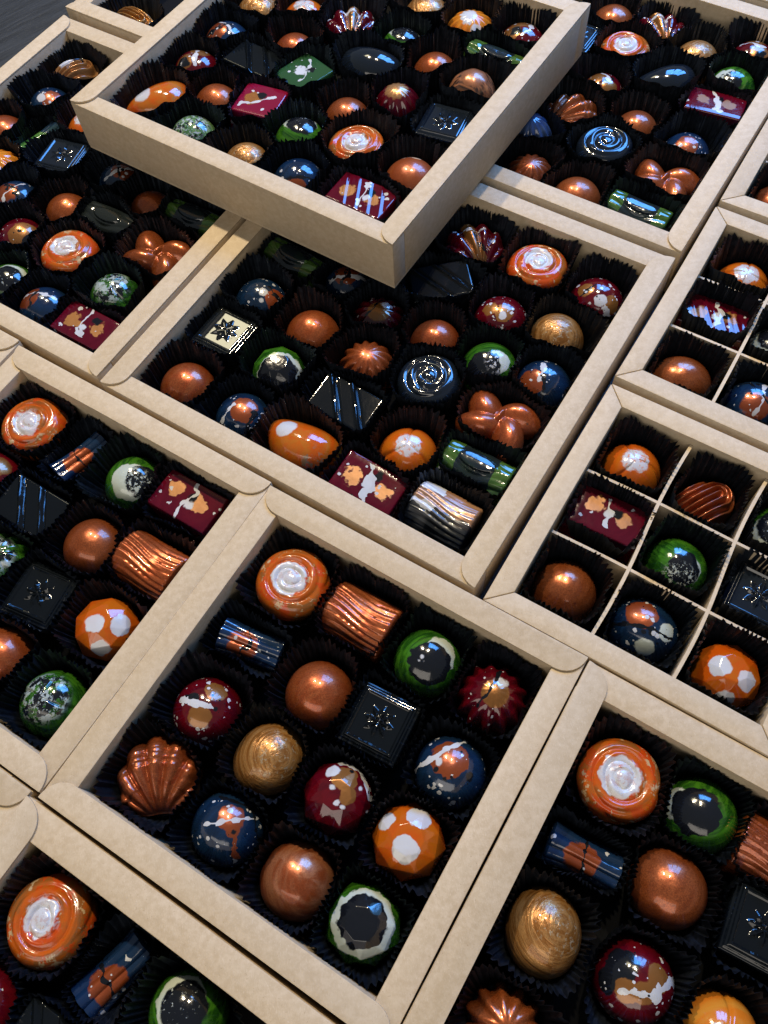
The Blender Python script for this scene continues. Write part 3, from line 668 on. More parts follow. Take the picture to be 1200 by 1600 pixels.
# ------------------------------------------------------------------ the chocolates: pixel of the piece's middle, shape, paint, turn, what it looks like
#   (px, py, shape, paint, angle from the box's v axis, height share of that pixel, description)
LIST = {
 'A': [(455, 905, 'swirl', 'swirl', 20, .8, 'orange swirl disc with white centre'), (565, 962, 'log', 'copper', 0, .75, 'copper wood grain log'),
       (667, 1030, 'dome', 'green', 40, .6, 'green dome with black top'), (770, 1088, 'flower', 'redflower', 10, .6, 'red fluted dome with gold centre'),
       (390, 1003, 'rib_log', 'bluelog', 12, .7, 'blue and copper ribbed log'), (497, 1081, 'dome', 'copper', 0, .6, 'plain copper dome beside the tile'),
       (593, 1127, 'tile', 'dark', 4, .95, 'dark square tile with star'), (705, 1202, 'dome', 'blue', 10, .6, 'blue dome with large copper patch near right rim'),
       (320, 1108, 'dome', 'red', 30, .6, 'red dome with two gold spots'), (418, 1182, 'egg', 'gold', 70, .6, 'gold brushed egg'),
       (526, 1244, 'facet', 'red', 15, .6, 'red faceted gem with white dots'), (637, 1312, 'facet', 'orange_spots', 20, .6, 'orange faceted gem with white spots'),
       (233, 1212, 'shell', 'copper', 38, .7, 'copper scallop shell'), (351, 1292, 'dome', 'blue', 60, .6, 'blue dome with small copper patch by the shell'),
       (460, 1376, 'dome', 'copper_streak', 0, .6, 'copper dome with pale swirl'), (567, 1443, 'facet', 'green', 5, .6, 'green faceted gem with black top')],
 'B': [(288, 594, 'dome', 'copper', 0, .75, 'copper dome in the left corner'), (374, 648, 'dome', 'blue', 0, .75, 'blue dome next to left corner'),
       (466, 690, 'bean', 'orange_bean', 0, .65, 'orange bean with white spot'), (576, 753, 'bar', 'redbar', 0, .9, 'red bar with gold patches'),
       (692, 800, 'log', 'birch', 0, .75, 'brown white and black log in front corner'), (344, 508, 'tile', 'cream', 0, .95, 'shiny square tile with star'),
       (434, 570, 'facet', 'green', 0, .75, 'green gem with black top'), (538, 628, 'ridged', 'dark', 0, .9, 'dark ridged bar'),
       (637, 700, 'crease', 'orange_crease', 0, .72, 'orange pleated dome with white top'), (746, 728, 'badge_log', 'greenlog', 0, .8, 'green ended log with lettering'),
       (402, 462, 'dome', 'blue', 0, .75, 'blue dome with copper patch by the left rim'), (485, 512, 'dome', 'copper', 0, .75, 'copper dome right of the blue one'),
       (572, 560, 'twist_cone', 'copper', 0, .75, 'copper twisted fluted cone'), (672, 588, 'swirl', 'blueblack', 30, .9, 'black glossy swirl disc'),
       (780, 652, 'bow', 'copper', 0, .7, 'copper pinwheel'), (440, 396, 'badge_log', 'greenlog', -6, .8, 'shadowed green log under the stacked box'),
       (540, 438, 'dome_small', 'blue', 0, .75, 'shadowed blue dome under the stacked box'), (590, 490, 'flower', 'redflower', 0, .75, 'red fluted dome with gold top'),
       (680, 524, 'dome_small', 'copper', 0, .75, 'copper dome above the black swirl'), (766, 562, 'dome', 'green', 0, .75, 'green dome with black patch'),
       (858, 596, 'dome', 'blue', 30, .75, 'blue dome by the right rim'), (692, 437, 'ridged', 'dark', 40, .9, 'dark ridged bar by the stacked box'),
       (784, 488, 'dome', 'red', 0, .78, 'red dome with gold patch'), (872, 515, 'dome', 'gold', 0, .78, 'gold dome'),
       (750, 368, 'shell', 'redshell', 48, .75, 'red ribbed shell with gold rib'), (845, 408, 'swirl', 'swirl', 0, .85, 'orange swirl disc with white centre'),
       (940, 460, 'dome', 'red', 80, .78, 'red dome in the right corner')],
 'C': [(990, 722, 'crease', 'orange_crease', 20, .72, 'orange pleated dome with white top'), (948, 803, 'bar', 'redbar', 2, .9, 'red bar with gold and white'),
       (883, 918, 'dome', 'copper', 0, .62, 'copper dome'), (1112, 764, 'pecan', 'copper', 58, .7, 'copper grooved pecan'),
       (1063, 872, 'dome', 'green', 150, .62, 'green brushed dome'), (1008, 978, 'egg', 'bluespot', 0, .62, 'blue egg with white spots'),
       (1208, 826, 'dome', 'green', 0, .62, 'green dome cut by the right edge'), (1192, 918, 'tile', 'blueblack', 0, .95, 'black square tile with star'),
       (1143, 1042, 'facet', 'orange_spots', 30, .6, 'orange faceted gem with white spots')],
 'K': [(1172, 420, 'crease4', 'orange_crease', 0, .75, 'orange pleated dome with white top'), (1122, 492, 'ridged3', 'redbar', 4, .9, 'red ridged bar reflecting blue'),
       (1070, 580, 'egg', 'copper', 20, .68, 'copper egg'), (1206, 532, 'dome', 'green', 0, .7, 'green dome cut by the right edge'), (1182, 628, 'dome', 'blue', 0, .68, 'blue dome cut by the right edge')],
 'L': [(1198, 300, 'dome', 'copper', 0, .7, 'copper dome cut by the right edge')],
 'M': [(203, 24, 'pecan', 'goldfan', 0, .8, 'gold ribbed piece')],
 'D': [(46, 658, 'swirl', 'swirl', 50, .85, 'orange swirl disc with white centre'), (124, 712, 'rib_log', 'bluelog', 78, .8, 'blue and copper ribbed log'),
       (205, 748, 'dome', 'green', 100, .7, 'green dome with speckled black top'), (294, 780, 'bar', 'redbar', 0, .95, 'red bar with gold patches'),
       (48, 790, 'ridged', 'dark', 0, .95, 'dark ridged bar'), (140, 848, 'dome', 'copper', 0, .68, 'copper dome'),
       (233, 880, 'log', 'copper', 0, .75, 'copper wood grain log'), (-4, 868, 'star_cone', 'greenpatch', 0, .7, 'green fluted piece cut by the left edge'),
       (60, 927, 'tile', 'dark', 8, .95, 'dark square tile with star'), (162, 978, 'facet', 'orange_spots', 40, .68, 'orange faceted gem with white spots'),
       (-6, 1024, 'dome', 'copper', 0, .65, 'copper dome cut by the left edge'), (76, 1094, 'crease4', 'greenpatch', 0, .68, 'green and white pleated dome'),
       (-30, 733, 'dome', 'red', 0, .7, 'red dome barely showing at left edge')],
 'E': [(124, 97, 'pecan', 'fan', 70, .85, 'brown ribbed piece with white patch'), (76, 148, 'dome', 'blue', 20, .85, 'blue dome with copper patch at far end'),
       (10, 198, 'dome', 'copper', 0, .8, 'copper dome cut by the left edge'), (52, 213, 'rib_log', 'greenrib', 80, .85, 'green ribbed log'),
       (128, 200, 'dome', 'orange_crease', 0, .8, 'orange dome mostly behind the stacked box'), (103, 231, 'tile', 'blueblack', 12, .95, 'black square tile with star'),
       (-8, 252, 'flower', 'orange_flower', 0, .8, 'orange fluted dome cut by the left edge'), (183, 272, 'dome_small', 'blue', 0, .8, 'shadowed blue dome under the stacked box'),
       (18, 302, 'dome', 'blue', 50, .8, 'blue and copper dome near the left edge'), (100, 320, 'dome_small', 'copper', 0, .8, 'copper dome behind the swirl'),
       (172, 341, 'badge_log', 'darklog', 0, .85, 'dark log with lettering'), (233, 316, 'dome_small', 'copper', 0, .8, 'shadowed copper dome under the stacked box'),
       (303, 338, 'badge_log', 'greenlog', 0, .85, 'shadowed green log under the stacked box'), (26, 362, 'dome', 'red', 10, .8, 'red dome with gold patch'),
       (104, 389, 'swirl', 'swirl', 80, .88, 'orange swirl disc with white centre'), (246, 393, 'bow', 'copper', 4, .75, 'copper pinwheel'),
       (6, 434, 'dome', 'green', 0, .8, 'green dome cut by the left edge'), (175, 452, 'crease4', 'greenpatch', 60, .75, 'green and white pleated dome'),
       (66, 474, 'dome', 'blue', 80, .78, 'blue dome left of the red bar'), (131, 506, 'bar', 'redbar', 0, .95, 'red bar with gold patches')],
 'F': [(970, 1217, 'swirl', 'swirl', 10, .8, 'orange swirl disc with white centre'), (1103, 1262, 'dome', 'green', 200, .6, 'green dome with black top'),
       (912, 1337, 'rib_log', 'bluelog', 6, .7, 'blue and copper ribbed log'), (1049, 1386, 'dome', 'copper', 0, .6, 'copper dome'),
       (1214, 1340, 'log', 'copper', 0, .7, 'copper log cut by the right edge'), (851, 1456, 'egg', 'gold', 110, .6, 'gold brushed egg'),
       (994, 1532, 'dome', 'red', 140, .6, 'red dome with gold and black'), (1194, 1452, 'tile', 'dark', 4, .95, 'dark tile cut by the right edge'),
       (788, 1606, 'star_cone', 'copper', 0, .7, 'copper fluted cone'), (1128, 1622, 'crease4', 'orange_flower', 0, .6, 'orange pleated dome at bottom edge')],
 'G': [(72, 1440, 'swirl', 'swirl', 120, .8, 'orange swirl disc with white centre'), (176, 1520, 'rib_log', 'bluelog', 76, .7, 'blue and copper ribbed log'),
       (290, 1582, 'dome', 'green', 10, .6, 'green dome with speckled black top'), (-14, 1576, 'dome', 'red', 0, .6, 'red and gold dome cut by the left edge'),
       (62, 1638, 'ridged', 'dark', 0, .95, 'dark bar just showing at the bottom edge')],
 'I': [(355, 52, 'dome', 'blue', 0, .8, 'blue dome with white streaks'), (402, 6, 'dome', 'gold', 0, .8, 'gold dome cut by the top edge'),
       (478, 14, 'crease', 'orange_crease', 0, .85, 'orange pleated dome cut by the top edge'), (545, 32, 'shell', 'redshell', 30, .85, 'red ribbed shell'),
       (626, 58, 'dome_small', 'green', 0, .85, 'small green dome near the top edge'), (297, 92, 'dome', 'red', 0, .82, 'red dome with gold patch by left rim'),
       (400, 90, 'ridged', 'dark', 0, .95, 'dark ridged bar'), (456, 68, 'dome_small', 'copper', 0, .85, 'copper dome behind the green square'),
       (473, 112, 'square', 'greensq', 75, .95, 'green square with white splatter'), (578, 90, 'bean', 'blueblack', 0, .75, 'black glossy bean'),
       (680, 96, 'dome_small', 'copper', 0, .85, 'copper dome right of the black bean'), (776, 86, 'badge_log', 'greenlog', 0, .85, 'green ended log with lettering'),
       (228, 143, 'bean', 'orange_bean', 60, .75, 'orange bean with white spot'), (338, 148, 'dome_small', 'copper', 0, .82, 'copper dome left of the red square'),
       (401, 157, 'square', 'redsq', 10, .95, 'red square with gold and white'), (541, 168, 'dome_small', 'copper', 0, .85, 'copper dome above the orange swirl'),
       (622, 160, 'cone', 'redcone', 0, .65, 'red fluted cone with gold tip'), (735, 136, 'pyramid', 'browncone', 0, .7, 'brown streaked cone'),
       (298, 196, 'dome_small', 'silvergreen', 0, .85, 'silvery green dome by front rim'), (466, 200, 'dome', 'green', 0, .85, 'green dome with black top'),
       (557, 224, 'swirl', 'swirl', 30, .85, 'orange swirl disc with white centre'), (697, 186, 'tile', 'blueblack', 10, .95, 'black square tile with star'),
       (379, 242, 'dome_small', 'gold', 0, .85, 'gold dome by front rim'), (464, 268, 'dome', 'blue', 40, .8, 'blue dome by front rim'),
       (640, 268, 'dome', 'copperline', 0, .78, 'copper dome with cream stroke in front corner'), (566, 306, 'ridged3', 'redbar', 0, .95, 'red ridged bar with gold'),
       (735, 28, 'flower', 'orange_flower', 0, .85, 'orange fluted dome near the top edge'), (816, 50, 'dome', 'red', 60, .85, 'red dome by right rim'),
       (668, 6, 'dome', 'gold', 60, .85, 'pale gold dome at the top edge centre')],
 'J': [(957, 22, 'dome', 'copper', 0, .88, 'copper dome near the top edge'), (908, 48, 'tile', 'blueblack', 0, .95, 'black tile partly behind stacked box'),
       (1040, 24, 'shell', 'redshell', 40, .85, 'red ribbed shell'), (983, 68, 'swirl', 'swirl', 60, .88, 'orange swirl disc with white centre'),
       (1092, 76, 'dome', 'gold', 0, .88, 'gold dome'), (1184, 72, 'dome', 'red', 0, .88, 'red dome at the right edge'),
       (1046, 119, 'bean', 'blueblack', 40, .8, 'black glossy bean'), (1150, 118, 'dome', 'green', 60, .82, 'green dome with black top'),
       (940, 130, 'dome_small', 'red', 0, .85, 'red dome left of the black bean'), (1115, 161, 'bar', 'redbar', 8, .95, 'red bar with gold patches'),
       (897, 168, 'shell', 'copper', -35, .8, 'copper scallop shell'), (995, 188, 'dome_small', 'copper', 0, .85, 'copper dome behind the swirl disc'),
       (950, 219, 'swirl', 'blueblack', 0, .92, 'black glossy swirl disc'), (830, 205, 'cone', 'bluecone', 0, .75, 'blue and orange fluted cone'),
       (828, 252, 'twist_cone', 'copper', 0, .78, 'copper twisted fluted cone'), (1075, 226, 'dome', 'blue', 0, .82, 'blue dome with copper patch'),
       (1040, 277, 'bow', 'copper', 0, .78, 'copper pinwheel'), (903, 296, 'dome', 'copper', 0, .8, 'copper dome by front rim'),
       (998, 326, 'badge_log', 'greenlog', 0, .85, 'green ended log with lettering')],
}
CUP_H = {'A': 20.5, 'D': 20.5, 'F': 20.5, 'G': 20.5, 'C': 26.5, 'K': 26.5, 'L': 26.5}
FLOOR = 1.95
LIFT = {'bean': 2.5, 'shell': 3.5, 'bow': 5.0, 'tile': 4.0, 'bar': 3.0, 'square': 3.0, 'ridged': 3.0, 'ridged3': 3.0, 'badge_log': 3.5, 'rib_log': 1.5, 'log': 1.0, 'pecan': 2.0, 'swirl': .8, 'swirl_b': .8, 'swirl_c': .8}
seed = 0
PIECES = []
for bk, rows in LIST.items():
    B = BOXES[bk]; c, s_ = math.cos(B['r']), math.sin(B['r'])
    for idx, (px, py, shp, paint, ang, k, desc) in enumerate(rows):
        seed += 1
        if shp == 'swirl': shp = ('swirl', 'swirl_b', 'swirl_c')[len(bk + paint + desc) * seed % 3]
        me, ha, hb, h = shape_of(shp)
        zc = B['z'] + (FLOOR + .3 + LIFT.get(shp, 0) + h * k) * .001
        p = at(px, py, zc)
        dx, dy = p.x - B['o'][0], p.y - B['o'][1]
        lx, ly = (dx * s_ - dy * c) * 1000, (dx * c + dy * s_) * 1000      # along v, along u
        rad = math.radians(ang); ex = math.hypot(ha * math.cos(rad), hb * math.sin(rad)); ey = math.hypot(ha * math.sin(rad), hb * math.cos(rad))
        lx = min(max(lx, ex + 1.2), B['a'] - ex - 1.2); ly = min(max(ly, ey + 1.2), B['b'] - ey - 1.2)
        PIECES.append(dict(box=bk, idx=idx, x=lx, y=ly, shp=shp, paint=paint, ang=rad, desc=desc, seed=seed, ha=ha, hb=hb, h=h, me=me))

# pieces may not share room: push neighbours apart a little
def foot(p, th):
    """outline radius of a piece in the box frame at direction th"""
    t = th - p['ang']; a, b = p['ha'], p['hb']
    if p['shp'] in ('tile', 'bar', 'square', 'ridged', 'ridged3', 'log', 'rib_log', 'badge_log'):
        return (abs(math.cos(t) / a) ** 6 + abs(math.sin(t) / b) ** 6) ** (-1 / 6)
    return 1 / math.sqrt((math.cos(t) / a) ** 2 + (math.sin(t) / b) ** 2)
for it in range(30):
    for i, p in enumerate(PIECES):
        for q in PIECES[i + 1:]:
            if q['box'] != p['box']: continue
            dx, dy = q['x'] - p['x'], q['y'] - p['y']; d = math.hypot(dx, dy)
            if d > 45: continue
            th = math.atan2(dy, dx); need = (foot(p, th) + foot(q, th + math.pi)) * .965 + .5
            if d < need:
                m = (need - d) / 2 * .5
                p['x'] -= dx / d * m; p['y'] -= dy / d * m; q['x'] += dx / d * m; q['y'] += dy / d * m

# ------------------------------------------------------------------ paper cups: pleated, crowded by their neighbours
def make_cup(p, others, B, height):
    rg = random.Random(p['seed'] * 31 + 5)
    n = 46; per = 4; N = n * per
    th = np.linspace(0, 2 * np.pi, N, endpoint=False)
    ft = np.array([foot(p, t) for t in th])
    cells = B['a'] if B.get('cell') else None
    lim = np.full(N, 25.0)
    cs, sn = np.cos(th), np.sin(th)
    def soft(l, d): return np.where(d > 0, np.minimum(l, d), l)
    for q in others:
        dx, dy = q['x'] - p['x'], q['y'] - p['y']; d = math.hypot(dx, dy)
        if d > 46: continue
        wgt = foot(p, math.atan2(dy, dx)); wq = foot(q, math.atan2(-dy, -dx)); gap = d - wgt - wq
        dist = wgt + gap * .5 - .35
        cc = (cs * dx + sn * dy) / d
        lim = np.where(cc > .05, np.minimum(lim, dist / np.maximum(cc, .05)), lim)
    wallward = np.zeros(N)
    for (cc, dist) in ((cs, B['a'] - p['x']), (-cs, p['x']), (sn, B['b'] - p['y']), (-sn, p['y'])):
        if dist < 26: wallward = np.maximum(wallward, np.clip((cc - .35) / .4, 0, 1))
        lim = np.where(cc > .05, np.minimum(lim, (dist - .5) / np.maximum(cc, .05)), lim)
    if 'cell' in B:
        x0, x1, y0, y1 = cell_of(p, B)
        for (cc, dist) in ((cs, x1 - p['x']), (-cs, p['x'] - x0), (sn, y1 - p['y']), (-sn, p['y'] - y0)):
            lim = np.where(cc > .05, np.minimum(lim, (dist - 1.9) / np.maximum(cc, .05)), lim)
    ker = np.hanning(21); ker /= ker.sum()
    lim = np.convolve(np.concatenate([lim[-10:], lim, lim[:10]]), ker, 'valid')
    base = np.minimum(ft, 15.2) * .93
    ph = [rg.uniform(0, 6.28) for _ in range(5)]
    hug = np.clip(.80 + .25 * np.sin(th + ph[0]) + .22 * np.sin(2 * th + ph[1]) + .10 * np.sin(5 * th + ph[2]), .45, 1.0)
    hug = np.maximum(hug, wallward)
    snug = np.minimum(ft + 1.0, lim)
    top = snug + np.maximum(lim - snug, 0) * hug
    top = np.maximum(top, np.minimum(ft + .5, lim + 1.2)) + .35 * np.sin(9 * th + ph[3]) + .25 * np.sin(14 * th + ph[4])
    cx = np.cumsum([0] + [rg.uniform(.75, 1.25) for _ in range(n)]); cx = cx / cx[-1] * n
    frac = np.interp(np.arange(N) / per, cx, np.arange(n + 1)) % 1.0
    tri = 1 - 2 * np.abs(2 * frac - 1)            # -1 .. 1
    tri = np.sign(tri) * np.abs(tri) ** .8
    hv = height + (1.2 if 'cell' not in B else 0) * wallward + .9 * np.sin(th * 2 + rg.uniform(0, 6)) + .8 * np.sin(th * 3 + rg.uniform(0, 6)) + .6 * np.sin(th * 7 + rg.uniform(0, 6)) + .35 * np.sin(th * 12 + rg.uniform(0, 6))
    amp_n = np.array([rg.uniform(.55, 1.2) for _ in range(n)])[(np.arange(N) // per) % n]
    V, F = [], []
    levels = (0.0, .10, .4, .72, 1.0)
    for t in levels:
        r = base + (top - base) * (t ** .70) + tri * amp_n * (.30 + .85 * t) - (.85 * t)
        if t == 0: r = base + tri * .15
        z = .25 + hv * t + (.75 * tri * amp_n * t if t == 1 else 0)
        lean = .6 * np.sin(th * 5 + p['seed']) * t * t
        V += list(zip((r + lean * .5) * cs, (r + lean * .5) * sn, z))
    for i in range(len(levels) - 1):
        a, b = i * N, (i + 1) * N
        F += [(a + k, a + (k + 1) % N, b + (k + 1) % N, b + k) for k in range(N)]
    F.append(tuple(range(N - 1, -1, -1)))
    me = bpy.data.meshes.new('paper_cup')
    me.from_pydata([(float(x) * .001, float(y) * .001, float(z) * .001) for x, y, z in V], [], F); me.update()
    me.polygons.foreach_set('use_smooth', [True] * len(me.polygons)); me.set_sharp_from_angle(angle=math.radians(50))
    me.materials.append(M_CUP)
    return me
def cell_of(p, B):
    w3, h3 = B['a'] / 3, B['b'] / 3; i, j = min(int(p['x'] / w3), 2), min(int(p['y'] / h3), 2)
    return i * w3, (i + 1) * w3, j * h3, (j + 1) * h3
for k in 'CKL': BOXES[k]['cell'] = True

# paint seen on single pieces, plus one painted facet reflection: places are on the face turned to the photograph, in shares of the piece's radius (right, up)
C_, G_, W_, K_ = COPPER, GOLD, WHITE, BLACK; GW = (.50, .55, .48)
FAM = {'red': (RED, ((.125, .0025, .006), .7, .6), 'red_splattered_paint'), 'blue': (BLUE, ((.004, .010, .026), .7, .45), 'blue_copper_paint'),
       'green': (GREEN, ((.055, .20, .012), .85, .8), 'green_brushed_paint'), 'orange': (ORANGE, ((.44, .122, .006), .65, .25), 'orange_white_spot_paint')}
CUSTOM = {
 ('A', 2): ('green', [('b', GW, .45, .30, .52), ('b', K_, .12, .0, .66), ('b', W_, -.12, .2, .05), ('b', W_, -.2, .1, .04), ('b', W_, -.06, .08, .03)]),
 ('A', 7): ('blue', [('b', C_, .04, .40, .52), ('l', W_, -.9, .08, .44, .82, .055), ('b', W_, -.24, .30, .10), ('b', K_, -.34, .12, .08), ('b', K_, -.1, -.14, .07), ('b', K_, .36, .55, .05), ('b', K_, .56, -.08, .12), ('d', W_, .4)]),
 ('A', 8): ('red', [('b', G_, .24, .57, .32), ('b', G_, -.22, -.14, .32), ('b', K_, -.42, .36, .20), ('b', K_, -.60, .36, .13), ('l', W_, -.75, .38, .04, .12, .075), ('b', K_, .25, .08, .07), ('d', W_, .5)]),
 ('A', 10): ('red', [('b', G_, .12, .55, .36), ('b', G_, .2, .1, .24), ('b', W_, -.2, .70, .19), ('l', W_, .1, .95, .57, .80, .11), ('l', W_, .55, .80, .9, -.15, .045), ('b', W_, -.22, .30, .07), ('b', W_, -.08, -.08, .09), ('b', W_, .08, -.2, .065), ('b', W_, .55, .25, .06), ('b', W_, .74, -.36, .06), ('b', K_, .3, .68, .07)]),
 ('A', 11): ('orange', [('b', W_, -.6, .5, .27), ('b', W_, .3, .6, .33), ('b', W_, -.09, -.19, .37)]),
 ('A', 13): ('blue', [('b', C_, .03, .27, .36), ('b', C_, .10, -.05, .18), ('l', C_, .08, -.1, .17, -.6, .07), ('l', W_, -.63, .1, .63, .27, .05), ('l', K_, -.33, .83, .53, .5, .04), ('l', K_, .53, .5, .9, -.33, .035), ('b', K_, .12, -.08, .07), ('d', W_, .5)]),
 ('A', 15): ('green', [('b', GW, 0, 0, .88), ('b', K_, -.04, .02, .68), ('b', (.02, .06, .10), .3, .3, .16)]),  # the dark blue blob is a facet's blue reflection painted on
 ('C', 4): ('green', [('b', GW, .42, .05, .50), ('b', K_, .38, .02, .50), ('b', K_, .5, .3, .3), ('p', GW, .2, -.3, .5)]),
 ('C', 5): ('blue', [('b', C_, .08, .5, .46), ('b', GW, .1, -.5, .28), ('b', GW, .72, -.08, .27), ('l', K_, -.8, .14, .8, -.30, .045), ('b', K_, .1, -.05, .07), ('b', K_, .3, -.1, .08), ('d', W_, .5)]),
 ('C', 8): ('orange', [('b', W_, -.07, .3, .31), ('b', W_, .60, -.13, .29), ('b', W_, -.02, -.60, .26)]),
 ('D', 2): ('green', [('b', GW, -.22, .12, .66), ('b', K_, .24, .10, .58), ('p', GW, -.05, .1, .5)]),
 ('D', 9): ('orange', [('b', W_, -.4, .2, .30), ('b', W_, .37, .14, .33), ('b', W_, -.18, -.55, .27)]),
 ('F', 1): ('green', [('b', GW, -.5, .35, .45), ('b', K_, -.06, .17, .66)]),
 ('F', 6): ('red', [('b', K_, -.2, .35, .42), ('b', K_, -.6, 0, .3), ('b', G_, -.15, -.2, .28), ('b', G_, .25, -.25, .28), ('b', G_, .66, .05, .32), ('l', W_, -.28, -.18, .45, -.28, .06), ('l', W_, .45, -.28, .95, -.05, .12), ('d', W_, .5)]),
 ('B', 1): ('blue', [('b', C_, 0, .45, .48), ('l', W_, -.77, 0, -.3, .6, .05), ('l', K_, .1, -.3, .3, .3, .08), ('l', W_, .3, -.3, .75, .3, .06), ('d', W_, .5)]),
 ('B', 6): ('green', [('b', GW, -.02, .12, .85), ('b', K_, -.14, .14, .72)]),
 ('B', 10): ('blue', [('b', C_, .52, .24, .44), ('b', W_, .05, .55, .17), ('b', W_, -.05, .25, .08), ('l', K_, .3, .7, .6, .2, .05), ('d', W_, .5)]),
 ('B', 19): ('green', [('b', GW, .35, .42, .42), ('b', K_, -.2, .2, .6), ('p', W_, .3, .4, .4)]),
 ('B', 20): ('blue', [('b', C_, -.4, .2, .48), ('l', W_, -.05, .3, .05, .85, .08), ('l', K_, .02, -.3, .05, .5, .05), ('d', W_, .6)]),
 ('B', 22): ('red', [('b', G_, -.35, .55, .28), ('b', G_, .15, .38, .34), ('b', W_, .1, .3, .14), ('d', W_, .7)]),
 ('B', 26): ('red', [('b', G_, -.37, .6, .30), ('b', G_, .58, .08, .34), ('b', W_, .2, .25, .22), ('l', W_, .2, .3, .5, -.3, .07), ('l', K_, -.5, .4, 0, .75, .06), ('d', W_, .7)]),
 ('I', 23): ('blue', [('b', C_, -.1, -.1, .45), ('l', K_, -.6, .2, .7, .1, .04), ('d', W_, .4)]),
 ('E', 13): ('red', [('b', G_, -.05, .35, .6), ('b', K_, .2, .05, .35), ('b', K_, -.2, .5, .08), ('d', W_, .4)]),
 ('E', 1): ('blue', [('b', C_, .05, .5, .45), ('b', W_, -.4, .6, .2), ('b', W_, .6, .5, .14), ('d', W_, .6)]),
 ('J', 15): ('blue', [('b', C_, .1, .5, .45), ('d', W_, .8)]),
 ('J', 7): ('green', [('b', GW, -.3, .45, .55), ('b', K_, -.1, .4, .5), ('p', GW, -.3, .6, .4)]),
}
def custom_paint(p, spec, wx, wy, wz, rot):
    fam, items = spec; base, brush, nm = FAM[fam]
    R = p['ha'] if p['shp'] != 'egg' else 15.0; zc = p['h'] - R * .98
    ctr = Vector((wx, wy, wz + zc * .001)); v = (Vector((0, 0, CAM_H)) - ctr).normalized()
    rt = (RX - v * RX.dot(v)).normalized(); up = v.cross(rt)
    def pt(ox, oy):
        n = rt * ox + up * oy + v * math.sqrt(max(0.0, 1 - ox * ox - oy * oy)); c, s_ = math.cos(-rot), math.sin(-rot)
        return ((n.x * c - n.y * s_) * R, (n.x * s_ + n.y * c) * R, n.z * R + zc)
    L = []
    for it in items:
        met = (.45, .3) if it[1] in (COPPER, GOLD) else (0.0, .14)
        if it[0] == 'b': L.append(('blob', it[1], (pt(it[2], it[3]), it[4] * R, 1.5 + 4.0 * it[4], .32), *met))
        elif it[0] == 'l': L.append(('line', it[1], (pt(it[2], it[3]), pt(it[4], it[5]), it[6] * R, 1.3), *met))
        elif it[0] == 'd': L += [('dots', it[1], (.42, .62, it[2], p['seed'])), ('dots', it[1], (.9, .6, .09, p['seed'] + 3)), ('dots', BLACK, (.6, .5, .25, p['seed'] + 7))]
        elif it[0] == 'p': L.append(('patch', it[1], (pt(it[2], it[3]), it[4] * R, .55, .55, p['seed'])))
    return choc_mat(nm, base, L, brush=(*brush, (3, -5, 10)), rough=.13, coat=1.0, seed=p['seed'])

TILT = {('K', 1): (-2.0, .6), ('I', 25): (0, 0), ('B', 7): (2.5, 3.5), ('B', 21): (4, -3), ('D', 4): (3, 2), ('I', 6): (-3, 3), ('A', 6): (1.5, -1), ('F', 7): (-2, 2), ('A', 4): (3, 6), ('B', 3): (3.0, 3.0), ('E', 19): (2, 1), ('J', 9): (-2.0, 0)}
lettering = None
def letters():
    """raised letters for the badge of a log"""
    global lettering
    if lettering is None:
        cu = bpy.data.curves.new('lettering', 'FONT'); cu.body = 'NOY'; cu.size = 4.6; cu.extrude = .35; cu.align_x = 'CENTER'; cu.align_y = 'CENTER'; cu.resolution_u = 2
        o = bpy.data.objects.new('tmp', cu); COL.objects.link(o)
        bpy.context.view_layer.update()
        me = bpy.data.meshes.new_from_object(o.evaluated_get(bpy.context.evaluated_depsgraph_get())); bpy.data.objects.remove(o); bpy.data.curves.remove(cu)
        for v in me.vertices:
            x, y, z = v.co; R = 10.55; zc = -9.8 * math.cos(math.radians(118))
            v.co = (x * .001, (R + z) * math.sin(y / R) * .001, (zc + (R + z) * math.cos(y / R)) * .001)
        me.materials.append(choc_mat('badge_letter', (.02, .03, .04), (), rough=.15, coat=1.0)); lettering = me
    return lettering

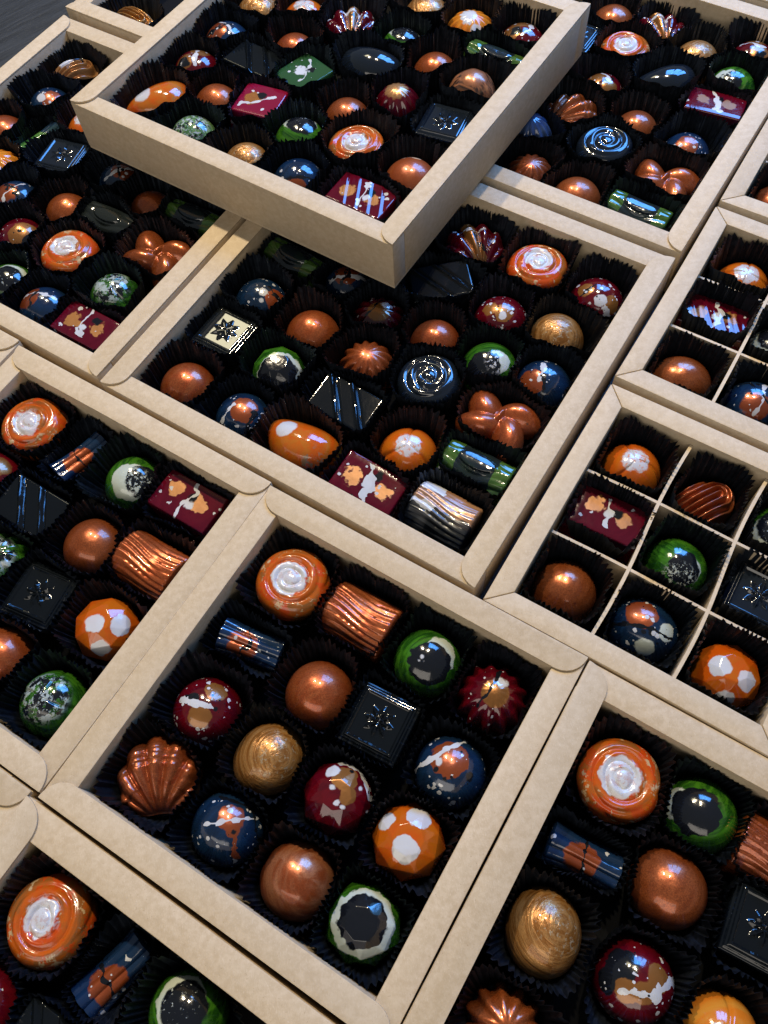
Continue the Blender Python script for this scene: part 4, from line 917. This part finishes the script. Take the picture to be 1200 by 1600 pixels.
for p in PIECES:
    B = BOXES[p['box']]; c, s_ = math.cos(B['r']), math.sin(B['r'])
    if 'cell' in B:
        x0, x1, y0, y1 = cell_of(p, B); ex = abs(p['ha'] * math.cos(p['ang'])) + abs(p['hb'] * math.sin(p['ang'])) * .3; ey = abs(p['ha'] * math.sin(p['ang'])) * 1 + abs(p['hb'] * math.cos(p['ang']))
        ex = min(ex, 17); ey = min(ey, 17)
        p['x'] = min(max(p['x'], x0 + ex), x1 - ex); p['y'] = min(max(p['y'], y0 + ey), y1 - ey)
    wx = B['o'][0] + (s_ * p['x'] + c * p['y']) * .001; wy = B['o'][1] + (-c * p['x'] + s_ * p['y']) * .001
    rz = B['r'] - math.pi / 2
    rg = random.Random(p['seed'])
    others = [q for q in PIECES if q is not p and q['box'] == p['box']]
    cup = link('paper_cup', make_cup(p, others, B, min(CUP_H.get(p['box'], 23.0), 26.5 if 'cell' in B else p['h'] + LIFT.get(p['shp'], 0) + 3.2) + rg.uniform(-1.6, 1.4)), None, (wx, wy, B['z'] + FLOOR * .001), rz)
    where = f"{p['desc']} in the {BOXNAME[p['box']]}"
    cup['label'] = f"black cup under {p['desc']}, {BOXNAME[p['box']]}"; cup['category'] = 'paper cup'; cup['group'] = 'pleated black paper cups'
    fn = PAINT['copper'] if p['paint'] == 'copper_streak' else PAINT[p['paint']]
    mat = None
    if (p['box'], p['idx']) in CUSTOM: mat = custom_paint(p, CUSTOM[(p['box'], p['idx'])], wx, wy, B['z'] + FLOOR * .001, rz + p['ang'])
    else: mat = fn(p['seed'], True) if p['paint'] == 'copper_streak' else fn(p['seed'])
    o = link(KIND[p['shp']], p['me'], None, (wx, wy, B['z'] + (FLOOR + .35 + LIFT.get(p['shp'], 0)) * .001), rz + p['ang'])
    if not len(p['me'].materials): p['me'].materials.append(mat)
    o.material_slots[0].link = 'OBJECT'; o.material_slots[0].material = mat
    if p['shp'] == 'badge_log': link('lettering', letters(), o)
    if p['shp'] not in ('tile', 'bar', 'ridged', 'ridged3', 'square'):
        o.rotation_euler[0] = rg.uniform(-.05, .05); o.rotation_euler[1] = rg.uniform(-.05, .05)
    if (p['box'], p['idx']) in TILT:
        o.rotation_euler[0], o.rotation_euler[1] = (math.radians(q) for q in TILT[(p['box'], p['idx'])])
    o['label'] = where; o['category'] = 'chocolate'; o['group'] = KIND[p['shp']].replace('_', ' ') + 's in paper cups'
